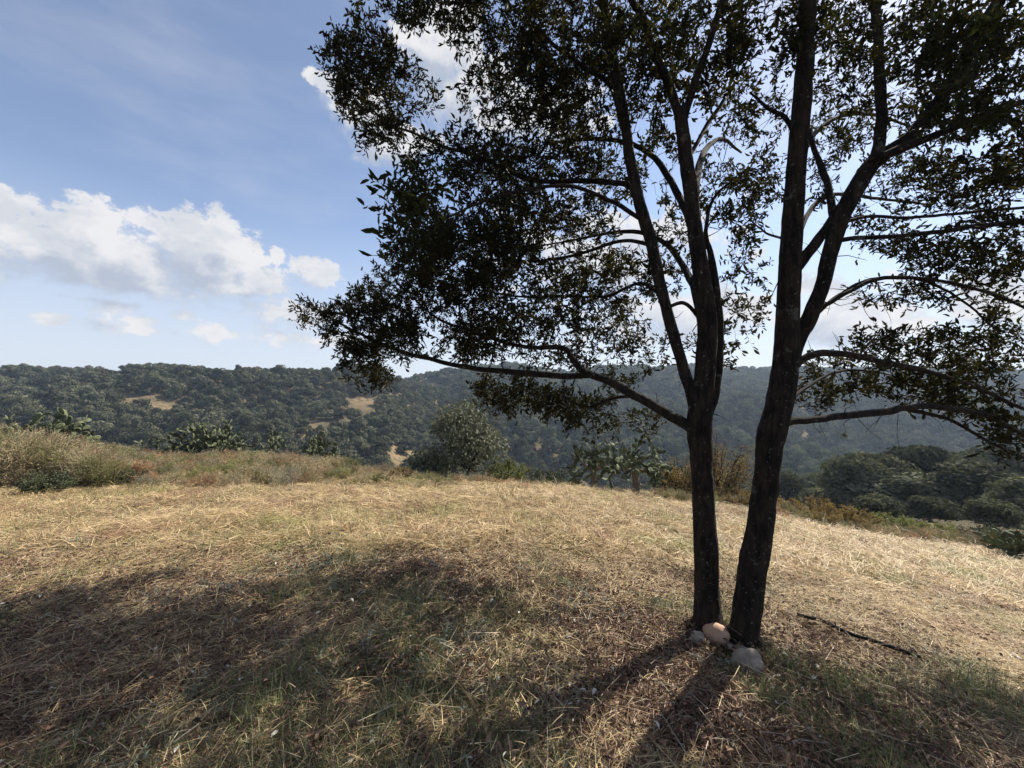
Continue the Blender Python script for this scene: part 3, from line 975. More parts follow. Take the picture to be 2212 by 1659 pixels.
def litter(seed, n=30, mat=M_LITTER, s0=0.028, stems=8):
    r = np.random.default_rng(seed); b = MB()
    a = r.uniform(0, 6.28, n); tilt = r.normal(0.1, 0.35, n)
    d = np.stack([np.cos(a) * np.cos(tilt), np.sin(a) * np.cos(tilt), np.sin(tilt)], -1)
    p = np.stack([r.normal(0, .13, n), r.normal(0, .13, n), r.uniform(0.0, .03, n)], -1)
    s = s0 * r.uniform(0.5, 1.4, n)
    tl = leaf_tpl(0.5, 0.3)
    b.stamp(tl, scaled(frames(d, upish=np.tile([0, 0, 1.0], (n, 1)) + r.normal(size=(n, 3)) * 0.5), s, s * 0.5, s), p, r.uniform(0, 1, n))
    if stems:
        a = r.uniform(0, 6.28, stems)
        d = np.stack([np.cos(a), np.sin(a), r.normal(0, .12, stems)], -1)
        p = np.stack([r.normal(0, .13, stems), r.normal(0, .13, stems), r.uniform(0.005, .04, stems)], -1)
        l = r.uniform(0.04, 0.16, stems)
        b.stamp(STICK, scaled(frames(d), l, np.full(stems, .0026), np.full(stems, .0026)), p, r.uniform(0, 1, stems))
    return b.mesh('litter_bits', [mat])


def herb(seed, n=9, mat=M_SILVER):
    r = np.random.default_rng(seed); b = MB()
    for i in range(n):
        a = r.uniform(0, 6.28); h = r.uniform(0.08, 0.22)
        e = np.array([math.cos(a) * h * 0.9, math.sin(a) * h * 0.9, h * r.uniform(.25, .7)])
        b.tube([[0, 0, 0], e * [0.5, 0.5, 0.65], e], [.002, .0016, .001], 3, r=r.uniform(0, 1), cap=False)
        m = 9; tt = np.linspace(0.25, 1, m)[:, None]
        d = unit(e + r.normal(size=(m, 3)) * 0.12)
        s = r.uniform(0.015, 0.032, m)
        b.stamp(LEAF, scaled(frames(unit(d + r.normal(size=(m, 3)) * 0.6)), s, s * 0.35, s), e * tt, r.uniform(0, 1, m))
    return b.mesh('herb', [mat])


def flow(x, y):
    return 0.5 + 2.6 * fbm(x / 4.5, y / 4.5, 91, 2) + np.where(x > 1.5, -0.9, 0.3)


def sample_ground(n, y0, y1, xr=1.42, power=-1.0, xmin=None, xmax=None):
    u = rng.uniform(0, 1, n)
    if abs(power + 1) < 1e-6: y = y0 * (y1 / y0) ** u
    else:
        k = power + 1; y = (y0 ** k + u * (y1 ** k - y0 ** k)) ** (1 / k)
    x = rng.uniform(-1, 1, n) * (xr * y + 0.6)
    return x, y


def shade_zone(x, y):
    """ground that stays under the crowns: leaf litter and greener grass; extra dark litter and thinned straw paint the shade deeper"""
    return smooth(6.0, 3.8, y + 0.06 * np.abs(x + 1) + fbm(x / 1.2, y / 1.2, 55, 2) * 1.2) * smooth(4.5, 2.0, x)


allx = []
lyn = [tuft_lying(500 + s, 80, L=(0.045, 0.19), w=0.0023, spread=0.12, aniso=0.8) for s in range(6)]
lyf = [tuft_lying(520 + s, 44, L=(0.10, 0.34), w=0.0065, spread=0.20, aniso=0.7) for s in range(5)]
stw = [tuft_up(540 + s, 22, L=(0.08, 0.22), w=0.0024, spread=0.06, mat=M_STRAW, lean=0.7) for s in range(3)]
stwf = [tuft_up(545 + s, 26, L=(0.08, 0.22), w=0.008, spread=0.14, mat=M_STRAW, lean=0.8) for s in range(3)]
grn = [tuft_up(560 + s, 46, w=0.0025, spread=0.06) for s in range(4)]
grnf = [tuft_up(570 + s, 34, L=(0.05, .17), w=0.008, spread=0.13) for s in range(2)]
lit = [litter(580 + s) for s in range(5)]
pal = [litter(590 + s, 6, M_PALE, 0.026, 0) for s in range(3)]
stk = [litter(595 + s, 1, M_STEM, 0.01, 5) for s in range(4)]
hrb = [herb(600 + s) for s in range(3)]


KEEP_OUT = []      # (x, y, radius) round stones and along the hose
for px, py, rad in [(1615, 1450, .17), (1615, 1475, .12), (1546, 1378, .11), (1508, 1392, .08), (1604, 1412, .09), (1482, 1440, .06), (2196, 1432, .06), (1574, 1400, .06)]:
    d_ = on_ground(px, py); KEEP_OUT.append(((px - CX) / F * d_, d_, rad))
for t_ in np.linspace(0, 1, 26):
    px, py = 1722 + 268 * t_, 1350 + 97 * t_
    if 0.35 < t_ < 0.52: continue
    d_ = on_ground(px, py); KEEP_OUT.append(((px - CX) / F * d_, d_, .13)); KEEP_OUT.append(((px - CX) / F * d_, d_ - 0.13, .12))


def field(name, label, sources, x, y, s0=0.8, s1=1.25, dz=0.0, tilt=0.12, align=True):
    free = np.ones(len(x), bool)
    for (kx, ky, kr) in KEEP_OUT: free &= np.hypot(x - kx, y - ky) > kr
    x, y = x[free], y[free]
    z = height(x, y) + dz
    e = 0.05
    nx = (height(x + e, y) - height(x - e, y)) / (2 * e) * 0.7
    ny = (height(x, y + e) - height(x, y - e)) / (2 * e) * 0.7
    rz = flow(x, y) + rng.normal(0, 0.55, len(x)) if align else rng.uniform(0, 6.28, len(x))
    # Euler XYZ: lean with the ground first
    ca, sa = np.cos(rz), np.sin(rz)
    gx_ = nx * ca + ny * sa; gy_ = -nx * sa + ny * ca
    rx = np.arctan(gy_) + rng.normal(0, tilt, len(x)); ry = -np.arctan(gx_) + rng.normal(0, tilt, len(x))
    o = gn_scatter(name, np.stack([x, y, z], -1), np.stack([rx, ry, rz], -1), rng.uniform(s0, s1, len(x)), rng.integers(0, len(sources), len(x)), sources)
    return tag(o, label, 'grass', kind='stuff')


# near straw
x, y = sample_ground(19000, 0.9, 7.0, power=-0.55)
k_ = rng.uniform(size=len(x)) < (1 - 0.55 * shade_zone(x, y)) * (0.08 + 0.92 * smooth(-0.16, 0.02, fbm(x / 0.3, y / 0.3, 133, 2)))  # straw thinned under the crowns so the shade comes out darker
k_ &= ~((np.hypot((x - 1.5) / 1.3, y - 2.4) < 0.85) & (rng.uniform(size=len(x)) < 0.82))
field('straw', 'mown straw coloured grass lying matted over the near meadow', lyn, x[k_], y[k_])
x, y = sample_ground(14000, 5.0, 15.0, power=0.0)
k_ = rng.uniform(size=len(x)) < 0.25 + 0.75 * smooth(-0.22, -0.02, fbm(x / 0.45, y / 0.45, 131, 2))
field('meadow_straw', 'pale dry straw covering the sunlit meadow up to its far edge', lyf, x[k_], y[k_], 0.8, 1.2, dz=0.01)
x, y = sample_ground(3800, 1.6, 7.0, power=-0.2)
pn = fbm(x / 1.1, y / 1.1, 141, 3)
k_ = pn > 0.05
field('upright_straw', 'thin upright dry grass stems among the matted straw', stw, x[k_], y[k_], 0.5, 1.0)
x, y = sample_ground(2600, 5.0, 15.0, power=0.0)
k_ = fbm(x / 1.6, y / 1.6, 151, 3) > 0.0
field('edge_straw', 'upright dry grass clumps across the far part of the meadow', stwf, x[k_], y[k_], 0.7, 1.3)
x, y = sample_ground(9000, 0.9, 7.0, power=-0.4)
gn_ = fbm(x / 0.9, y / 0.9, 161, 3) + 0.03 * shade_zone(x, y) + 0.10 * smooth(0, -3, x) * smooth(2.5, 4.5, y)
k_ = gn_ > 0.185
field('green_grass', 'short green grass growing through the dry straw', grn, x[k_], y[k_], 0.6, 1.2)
x, y = sample_ground(3000, 5.0, 13.0, power=0.0)
k_ = fbm(x / 1.2, y / 1.2, 171, 3) + 0.08 * smooth(-1, -5, x) > 0.13
field('pale_green_grass', 'pale green grass patches in the sunlit meadow', grnf, x[k_], y[k_], 0.7, 1.2)
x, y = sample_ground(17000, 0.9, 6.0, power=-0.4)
k_ = (rng.uniform(size=len(x)) < 0.15 + 0.75 * shade_zone(x, y)) | (np.hypot((x - 1.5) / 1.2, y - 2.4) < 1.1)  # real leaf fall, thickened under the crowns to darken the shade by colour
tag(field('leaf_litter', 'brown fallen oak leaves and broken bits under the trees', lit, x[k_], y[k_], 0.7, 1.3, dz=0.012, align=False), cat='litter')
x, y = sample_ground(900, 0.9, 6.0, power=-0.3)
tag(field('pale_leaves', 'bleached pale dry leaves scattered in the shade', pal, x, y, 0.6, 1.3, dz=0.03, align=False), cat='litter')
x, y = sample_ground(1500, 0.9, 7.0, power=-0.4)
tag(field('dead_stems', 'thin pale dead stems and twigs lying on the grass', stk, x, y, 0.7, 1.7, dz=0.03), cat='litter')
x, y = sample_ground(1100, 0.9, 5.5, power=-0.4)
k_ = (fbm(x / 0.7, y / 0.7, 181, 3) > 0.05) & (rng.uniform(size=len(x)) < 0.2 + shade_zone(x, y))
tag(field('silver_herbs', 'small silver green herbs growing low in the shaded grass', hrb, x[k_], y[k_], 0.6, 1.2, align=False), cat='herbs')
# long bent straws lying over everything in the foreground
n = 300
x, y = sample_ground(n, 0.95, 5.0, power=-0.3)
b = MB()
for i in range(n):
    a = flow(x[i:i + 1], y[i:i + 1])[0] + random.gauss(0, 0.9); L_ = random.uniform(0.2, 0.6)
    cv = random.gauss(0, 0.5); p0 = np.array([x[i], y[i]]); pl = []
    for j in range(6):
        pl.append(p0.copy()); p0 = p0 + np.array([math.cos(a), math.sin(a)]) * L_ / 5; a += cv / 5
    pl = np.array(pl); zz = height(pl[:, 0], pl[:, 1]) + 0.035 + 0.06 * np.sin(np.linspace(0.2, 3.0, 6)) * random.random()
    b.tube(np.column_stack([pl, zz]), np.linspace(0.0017, 0.0008, 6), 3, r=random.random(), cap=False)
tag(b.build('long_straws', [M_STEM]), 'long bent pale grass stalks lying across the shaded foreground', 'grass', kind='stuff')

# ------------------------------------------------------------------ band of dry weeds beyond the meadow
def weed_kind(seed, H, mat, leaves, ls, nst=14, W=0.7):
    st, lf = shrub_parts(seed, H, W, nst, leaves, ls * 1.35, 1.0, 6, 0.006, 0.45)
    b = MB()
    for q_ in (st, lf):
        n0 = b.n
        b.v += q_.v; b.r += q_.r
        b.q += [a_ + n0 for a_ in q_.q]; b.t += [a_ + n0 for a_ in q_.t]; b.n += q_.n
    return b.mesh('weed', [mat])


M_WEEDG = leafmat('green_weed', (0.13, 0.14, 0.05), (0.33, 0.30, 0.13), 0.3, objvar=0.4)
M_WEEDR = leafmat('rust_weed', (0.19, 0.10, 0.055), (0.46, 0.29, 0.16), 0.3, objvar=0.4)
M_WEEDK = leafmat('grey_weed', (0.15, 0.14, 0.09), (0.38, 0.35, 0.24), 0.2, objvar=0.4)
tall_k = [weed_kind(740 + s, 0.75, M_WEED, 520, 0.013, 34) for s in range(3)] + [weed_kind(750, 0.7, M_WEEDG, 520, 0.016, 26)]
wk = ([weed_kind(700 + s, 0.75, M_WEED, 620, 0.030) for s in range(3)] + [weed_kind(710 + s, 0.7, M_WEEDG, 700, 0.034) for s in range(2)]
      + [weed_kind(720 + s, 0.65, M_WEEDR, 620, 0.030) for s in range(2)] + [weed_kind(730 + s, 0.8, M_WEEDK, 420, 0.024, 20) for s in range(2)])
W_ = 3400
y = 9.9 + 20 * rng.uniform(0, 1, W_) ** 1.4; X_ = rng.uniform(-1.45, -0.12, W_)
x = X_ * y
k_ = rng.uniform(size=W_) < np.clip(np.interp(X_, [-1.45, -0.45, -0.30, -0.12], [1, 1, 0.6, 0.12]), 0, 1)
k_ &= (y > 10.5 + fbm(x / 1.5, y / 1.5, 201, 2) * 2.0)
k_ &= ~((X_ > -0.4) & (y > 18))
x, y, X_ = x[k_], y[k_], X_[k_]
hs_ = np.interp(X_, [-1.4, -1.1, -0.9, -0.6, -0.3, -0.1], [1.5, 1.3, 0.78, 0.72, 0.66, 0.5]) * rng.uniform(0.5, 1.2, len(x)) * (1 + 1.1 * fbm(x / 1.3, y / 1.3, 231, 2)) * np.interp(y, [10.5, 14, 30], [0.62, 0.95, 1.0])
p5 = fbm(x / 2.2, y / 2.2, 211, 3)
kd = np.where(p5 > 0.12, rng.integers(3, 5, len(x)), np.where(p5 < -0.12, rng.integers(5, 7, len(x)), np.where(p5 < -0.03, rng.integers(7, 9, len(x)), rng.integers(0, 3, len(x)))))
kd = np.where(rng.uniform(size=len(x)) < 0.25, rng.integers(0, 9, len(x)), kd)
tag(gn_scatter('dry_weeds', np.stack([x, y, height(x, y) - 0.03], -1), np.stack([rng.normal(0, .1, len(x)), rng.normal(0, .1, len(x)), rng.uniform(0, 6.28, len(x))], -1), hs_, kd, wk),
    'band of dry rust, ochre and green weeds beyond the left half of the meadow', 'weeds', kind='stuff')
# low weeds along the rest of the brow
W_ = 1500
X_ = rng.uniform(-0.3, 1.45, W_); yb = np.interp(X_, [-0.3, 0.1, 0.5, 1.0, 1.4], [12.2, 11.8, 11.0, 10.4, 9.8])
y = yb + rng.exponential(1.6, W_) + fbm(X_ * 6, X_ * 0, 221, 2) * 1.5; x = X_ * y
tag(gn_scatter('brow_weeds', np.stack([x, y, height(x, y) - 0.03], -1), np.stack([rng.normal(0, .1, W_), rng.normal(0, .1, W_), rng.uniform(0, 6.28, W_)], -1),
               rng.uniform(0.22, 0.62, W_) * np.where(np.abs(X_ - 0.26) < 0.1, 0.55, 1), rng.integers(0, 9, W_), wk),
    'low rusty and green weeds along the brow from the pale tree to the right edge', 'weeds', kind='stuff')
# tall weeds round the left cactus
W_ = 330
y = rng.uniform(10.6, 13.2, W_); X_ = rng.uniform(-1.5, -1.0, W_); x = X_ * y
tag(gn_scatter('tall_weeds', np.stack([x, y, height(x, y) - 0.03], -1), np.stack([rng.normal(0, .1, W_), rng.normal(0, .1, W_), rng.uniform(0, 6.28, W_)], -1),
               rng.uniform(1.35, 2.25, W_) * np.interp(X_, [-1.5, -1.15, -1.0], [1.15, 1.0, 0.6]), rng.choice([0, 1, 2, 0, 1, 2, 3], W_), tall_k),
    'tall brownish dry weeds heaped at the left edge before the pale cactus', 'weeds', kind='stuff')


# ------------------------------------------------------------------ the two oaks
def crspline(pts, per=6):
    p = np.asarray(pts, float)
    p = np.vstack([2 * p[0] - p[1], p, 2 * p[-1] - p[-2]])
    o = []
    for i in range(1, len(p) - 2):
        for t in np.linspace(0, 1, per, endpoint=False):
            a, b_, c, d = p[i - 1], p[i], p[i + 1], p[i + 2]
            o.append(0.5 * ((2 * b_) + (-a + c) * t + (2 * a - 5 * b_ + 4 * c - d) * t * t + (-a + 3 * b_ - 3 * c + d) * t ** 3))
    o.append(p[-2])
    return np.array(o)


def limb(spec, d0, d1, per=6):
    """spec: (px, py, width px); distance runs from d0 to d1 along it. Returns 3D points and radii in metres"""
    s = np.array(spec, float)
    L_ = np.concatenate([[0], np.cumsum(np.hypot(np.diff(s[:, 0]), np.diff(s[:, 1])))]); L_ /= L_[-1]
    d = d0 + (d1 - d0) * L_
    a = np.array([np.append(P(px, py, dd), w * 0.465 * dd / F) for (px, py, w), dd in zip(s, d)])
    a = crspline(a, per)
    sl_ = np.concatenate([[0], np.cumsum(np.linalg.norm(np.diff(a[:, :3], axis=0), axis=1))])
    sd = s[0, 0] * 0.37 + s[-1, 1] * 0.11
    amp = (0.05 * a[:, 3] + 0.0085 * (a[:, 3] < 0.06)) * np.minimum(1, sl_ / 0.25)
    for k_ in range(3): a[:, k_] += amp * 2.2 * fbm(sl_ / 0.16, np.full(len(sl_), sd + 31.7 * k_), 401 + k_, 3)
    return a[:, :3], np.maximum(a[:, 3] * (1 + 0.14 * fbm(sl_ / 0.12, sl_ * 0 + sd, 431, 2)), 0.002)


class Tree:
    def __init__(self, base, label, trunk_label=None):
        self.root = empty('oak_tree', base, label, 'tree')
        self.base = np.array(base)
        self.np_ = []; self.nr = []
        self.k = 0

    def limb(self, name, spec, d0, d1, sides=10, per=6, rough=0.10):
        p, r = limb(spec, d0, d1, per)
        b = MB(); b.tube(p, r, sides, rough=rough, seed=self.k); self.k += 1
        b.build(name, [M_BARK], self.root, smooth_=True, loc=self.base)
        self.np_.append(p); self.nr.append(r)
        return p, r

    def grow(self, clusters, up=0.15):
        """connect cluster points to the nearest limb by thin branchlets; returns direction at each cluster"""
        nodes = np.vstack(self.np_); rad = np.concatenate(self.nr)
        dist = np.array([np.min(np.linalg.norm(nodes - c, axis=1)) for c in clusters])
        order = np.argsort(dist)
        N = len(nodes); cap = N + len(clusters) * 3
        NP = np.zeros((cap, 3)); NR = np.zeros(cap); NP[:N] = nodes; NR[:N] = rad
        dirs = np.zeros_like(clusters); b = MB(); ok = np.ones(len(clusters), bool)
        for i in order:
            c = clusters[i]
            dv = np.linalg.norm(NP[:N] - c, axis=1)
            j = int(np.argmin(dv + (NR[:N] > 0.03) * 0.08))
            s = NP[j]; dd = dv[j]
            if dd > 1.6: ok[i] = False; continue
            r0 = min(NR[j] * 0.75, 0.0030 + 0.0062 * dd); r1 = 0.0016
            m1 = s + (c - s) * 0.35 + rng.normal(size=3) * 0.07 * dd + [0, 0, -0.05 * dd]
            m2 = s + (c - s) * 0.70 + rng.normal(size=3) * 0.06 * dd
            pts = np.array([s, m1, m2, c])
            b.tube(pts, [r0, r0 * 0.75 + r1 * .25, r0 * 0.4 + r1 * 0.6, r1], 5 if dd > 0.25 else 3, r=rng.uniform(), cap=False)
            NP[N:N + 3] = pts[1:]; NR[N:N + 3] = [r0 * 0.8, r0 * 0.5, r1 * 1.3]; N += 3
            dirs[i] = (c - m2) / (np.linalg.norm(c - m2) + 1e-6)
        self.twigs = b
        return dirs, ok

    def leaves(self, clusters, dirs, nt=5, nl=7, ls=(0.040, 0.076), sc=None):
        n = len(clusters)
        LPs = []; LDs = []; LS = []
        sc = np.ones(n) if sc is None else sc
        for k in range(nt):
            d = unit(dirs + rng.normal(size=(n, 3)) * 0.75 + [0, 0, 0.12])
            l = rng.uniform(0.06, 0.17, n) * sc
            self.twigs.stamp(STICK, scaled(frames(d), l, np.full(n, 0.0026), np.full(n, 0.0026)), clusters, rng.uniform(0, 1, n))
            for q in range(nl):
                t = 0.2 + 0.85 * q / (nl - 1)
                p = clusters + d * (l * t)[:, None]
                ld = unit(d * (0.35 + 0.5 * (q > nl - 3)) + rng.normal(size=(n, 3)) * 0.62)
                LPs.append(p); LDs.append(ld); LS.append(rng.uniform(*ls, n) * sc * (0.8 + 0.3 * (q > nl - 3)))
        P_ = np.vstack(LPs); D_ = np.vstack(LDs); S_ = np.concatenate(LS)
        drop = rng.uniform(size=len(P_)) < 0.85
        return P_[drop], D_[drop], S_[drop]

    def stubs(self, n, lo=0.04, hi=0.22):
        nodes = np.vstack(self.np_); rad = np.concatenate(self.nr)
        c = rng.choice(np.nonzero((rad < 0.06) & (rad > 0.005))[0], n)
        for i in c:
            d = unit(rng.normal(size=3) + [0, 0, -0.2]); L_ = rng.uniform(lo, hi)
            p = nodes[i]
            q = p + d * L_ * 0.5 + rng.normal(size=3) * 0.02
            self.twigs.tube([p, q, q + d * L_ * 0.5 + rng.normal(size=3) * 0.03], [rng.uniform(.003, .006), .0025, .0012], 4, cap=False)

    def finish(self, P_, D_, S_, large=300):
        app = S_ / np.maximum(P_[:, 1], 0.3)
        px, py = to_px(P_)
        inv = (px > 0) & (px < 2212) & (py > 0) & (py < 1659) & (P_[:, 1] > 0.5)
        app = np.where(inv, app, 0)
        o = np.argsort(-app); big = o[:large]; rest = o[large:]
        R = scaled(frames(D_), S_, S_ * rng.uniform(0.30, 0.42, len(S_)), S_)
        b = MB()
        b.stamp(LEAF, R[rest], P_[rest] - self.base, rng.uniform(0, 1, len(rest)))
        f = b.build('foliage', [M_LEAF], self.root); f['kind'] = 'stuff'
        lm = []
        for s in range(3):
            bb = MB(); tl = leaf_tpl(0.2 + 0.1 * s, 0.1 + .1 * s)
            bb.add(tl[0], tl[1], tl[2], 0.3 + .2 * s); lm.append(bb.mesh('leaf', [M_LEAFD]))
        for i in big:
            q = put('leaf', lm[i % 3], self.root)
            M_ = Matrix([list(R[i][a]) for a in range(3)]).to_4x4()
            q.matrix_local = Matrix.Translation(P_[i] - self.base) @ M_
        self.twigs.v = [v - self.base for v in self.twigs.v]
        t = put('twigs', self.twigs.mesh('twigs', [M_TWIG]), self.root); t['kind'] = 'stuff'
        print('leaves', len(P_))


def blob_points(blobs, dens=1.0):
    out_ = []; sc = []
    for (px, py, rx, ry, d0, d1, n) in blobs:
        n = max(3, int(n * dens))
        a = rng.uniform(0, 6.283, n); r = np.sqrt(rng.uniform(0, 1, n))
        x = px + rx * r * np.cos(a); y = py + ry * r * np.sin(a)
        d = rng.uniform(d0, d1, n)
        out_.append(np.stack([(x - CX) / F * d, d, EYE - (y - CY) / F * d], -1))
    A = np.vstack(out_)
    if dens < 5:
        q = fbm(A[:, 0] / 0.42 + A[:, 1] * 1.1, A[:, 2] / 0.42 + A[:, 1] * 0.7, 301, 2) + rng.normal(0, 0.05, len(A))
        A = A[q > -0.10]
    return A


def box_points(boxes):
    out_ = []
    for (x0, x1, y0, y1, z0, z1, n) in boxes:
        out_.append(np.stack([rng.uniform(x0, x1, n), rng.uniform(y0, y1, n), rng.uniform(z0, z1, n)], -1))
    return np.vstack(out_)


# left oak -----------------------------------------------------
dl = on_ground(1530, 1372)
bl = P(1530, 1372, dl); bl[2] = hz(bl[0], bl[1])
TL = Tree(tuple(bl), 'upright oak with a straight dark trunk that forks low, left one of the pair')
D = dl
TL.limb('trunk', [(1534, 1400, 74), (1531, 1360, 64), (1528, 1290, 57), (1524, 1180, 53), (1518, 1060, 50), (1514, 980, 52), (1512, 920, 56), (1516, 870, 50),
                  (1524, 800, 44), (1529, 700, 41), (1516, 600, 36), (1501, 500, 34), (1490, 400, 32), (1478, 310, 30), (1466, 235, 28)], D, D + 0.15, 22, 8, 0.12)
TL.limb('branch', [(1512, 925, 30), (1500, 880, 30), (1488, 830, 28), (1468, 770, 27), (1448, 700, 27), (1428, 620, 26), (1405, 520, 27), (1380, 430, 26), (1362, 340, 24),
                   (1345, 240, 24), (1328, 140, 23), (1312, 60, 22), (1300, -40, 20), (1270, -250, 14), (1250, -420, 6)], D, D + 0.9, 14)
TL.limb('branch', [(1505, 935, 24), (1478, 915, 26), (1435, 890, 24), (1380, 860, 22), (1320, 826, 20), (1262, 804, 18), (1235, 775, 15), (1216, 752, 12), (1150, 750, 10),
                   (1090, 740, 9), (1020, 716, 8), (950, 690, 6), (900, 650, 4)], D, D + 1.5, 12)
TL.limb('branch', [(1275, 810, 14), (1225, 812, 15), (1170, 808, 15), (1080, 801, 13), (1000, 792, 11), (930, 776, 10), (860, 757, 9), (790, 727, 7), (720, 690, 5), (645, 642, 3)], D + 0.65, D + 2.2, 10)
TL.limb('branch', [(1490, 912, 12), (1440, 895, 9), (1385, 858, 8), (1320, 862, 8), (1270, 880, 7), (1225, 862, 5), (1150, 850, 3)], D + .05, D + 1.6, 8)
TL.limb('branch', [(1384, 420, 12), (1345, 396, 13), (1260, 390, 12), (1180, 392, 11), (1100, 372, 10), (1030, 335, 9), (960, 318, 8), (900, 290, 6), (830, 262, 5), (770, 190, 3)], D + 0.45, D + 1.6, 9)
TL.limb('branch', [(1352, 300, 12), (1320, 190, 11), (1270, 150, 10), (1200, 100, 9), (1130, 40, 7), (1050, -40, 5)], D + 0.6, D + 1.7, 8)
TL.limb('branch', [(1528, 900, 22), (1546, 840, 24), (1553, 740, 22), (1550, 650, 19), (1540, 570, 15), (1526, 500, 10), (1540, 430, 7), (1590, 380, 4)], D + 0.05, D + 0.6, 10)
TL.limb('branch', [(1470, 260, 20), (1442, 175, 20), (1412, 110, 18), (1390, 40, 17), (1350, -40, 14), (1320, -300, 8), (1300, -480, 4)], D + 0.15, D + 0.3, 10)
TL.limb('branch', [(1474, 270, 18), (1500, 180, 18), (1530, 100, 16), (1560, 0, 14), (1590, -150, 10), (1600, -330, 5)], D + .15, D - 0.1, 10)
TL.limb('branch', [(1482, 350, 10), (1530, 265, 10), (1575, 200, 8), (1615, 130, 5)], D + .15, D + 1.2, 8)
TL.limb('branch', [(1440, 665, 9), (1480, 655, 9), (1514, 690, 9)], D + .1, D + .3, 7)
TL.limb('branch', [(1408, 530, 10), (1350, 520, 9), (1280, 540, 8), (1200, 560, 7), (1110, 560, 6), (1000, 520, 4), (900, 500, 3)], D + .3, D + 2.2, 8)
TL.limb('branch', [(1432, 640, 9), (1380, 612, 8), (1310, 640, 7), (1230, 640, 6), (1120, 640, 5), (1000, 620, 3)], D + .3, D + 2.5, 8)
TL.limb('branch', [(1395, 480, 11), (1330, 440, 10), (1220, 400, 9), (1060, 430, 7), (950, 470, 4), (850, 420, 2)], D + .3, D - 0.6, 8)
# limbs reaching away from the camera, seen through the crown
TL.limb('branch', [(1505, 520, 22), (1470, 430, 17), (1400, 330, 12), (1300, 300, 9), (1180, 310, 5)], D + .1, D + 2.5, 8)
TL.limb('branch', [(1524, 720, 22), (1490, 600, 16), (1430, 520, 11), (1350, 500, 9), (1230, 520, 5), (1120, 540, 3)], D + .1, D + 3.6, 8)
TL.limb('branch', [(1495, 440, 20), (1520, 330, 14), (1560, 300, 9), (1600, 330, 5)], D + .1, D + 2.5, 8)
blobsL = [
    # lower left arm
    (700, 672, 60, 34, D + 1.8, D + 2.4, 34), (790, 700, 95, 62, D + 1.4, D + 2.4, 105), (880, 640, 110, 60, D + 1.1, D + 2.6, 125), (950, 735, 130, 45, D + 1.0, D + 2.2, 105),
    (780, 760, 55, 30, D + 1.6, D + 2.2, 34), (800, 812, 42, 24, D + 2.0, D + 2.5, 26),
    # middle left
    (915, 520, 80, 80, D - 0.3, D + 2.2, 100), (1010, 560, 120, 95, D + 0.3, D + 2.5, 190), (1120, 640, 140, 85, D + 0.4, D + 2.5, 190), (1240, 560, 110, 110, D + .5, D + 2.5, 190),
    (1130, 480, 130, 80, D + .2, D + 2.5, 150), (880, 440, 55, 40, D - 0.9, D - 0.3, 16), (1080, 730, 130, 45, D + .8, D + 2.5, 80), (1300, 700, 90, 60, D + .8, D + 2.5, 70), (1350, 620, 60, 70, D + 1, D + 3, 45),
    # upper left
    (780, 130, 75, 62, D + 0.9, D + 1.9, 62), (840, 205, 110, 70, D + .8, D + 2.0, 115), (770, 60, 30, 50, D + 1.2, D + 1.7, 12), (880, 290, 95, 40, D + .8, D + 1.8, 55),
    (970, 330, 90, 60, D + .6, D + 2.2, 85), (1080, 380, 120, 60, D + .5, D + 2.6, 120), (1180, 330, 130, 80, D + .5, D + 2.5, 150),
    (950, 15, 110, 45, D + .6, D + 1.8, 85), (1090, 60, 130, 90, D + .4, D + 2.4, 170), (1120, 190, 120, 90, D + .4, D + 2.6, 165), (1220, 90, 120, 110, D + .3, D + 2.4, 175), (1260, 220, 110, 90, D + .3, D + 2.5, 130),
    # round the stems
    (1380, 80, 110, 90, D - .2, D + 2.2, 130), (1440, 190, 90, 70, D - .1, D + 2.2, 60), (1520, 90, 90, 100, D - .3, D + 2.2, 115), (1590, 250, 75, 85, D + .3, D + 2.5, 75), (1420, 330, 80, 60, D + .6, D + 2.5, 45),
    (1560, 400, 70, 60, D + .4, D + 2.5, 50), (1600, 480, 45, 90, D + .4, D + 1.8, 32), (1470, 480, 70, 70, D + .5, D + 2.5, 28), (1450, 600, 60, 60, D + .5, D + 2, 22), (1600, 620, 50, 70, D + .5, D + 1.8, 24),
    (1560, 740, 70, 50, D + .4, D + 1.6, 24), (1380, 760, 60, 40, D + .4, D + 2.0, 20), (1300, 400, 80, 60, D + .4, D + 2.6, 50),
    # hanging lit tufts below the arm
    (1110, 850, 75, 40, D + 1.6, D + 2.6, 62), (1200, 872, 55, 32, D + 1.4, D + 2.2, 36), (1285, 895, 60, 32, D + 1.0, D + 1.9, 36), (1390, 910, 45, 22, D + .8, D + 1.6, 12), (1330, 815, 60, 20, D + 1, D + 2, 12), (1210, 780, 90, 22, D + 1, D + 2.4, 24),
    # above the frame
    (1250, -160, 330, 140, D - 0.2, D + 1.6, 330), (1000, -80, 150, 70, D + .4, D + 1.6, 90), (1450, -300, 250, 130, D - .3, D + 1.2, 200),
]
cl = blob_points(blobsL, 1.2)
dirs, okc = TL.grow(cl)
Pl, Dl_, Sl_ = TL.leaves(cl[okc], dirs[okc], nl=8)
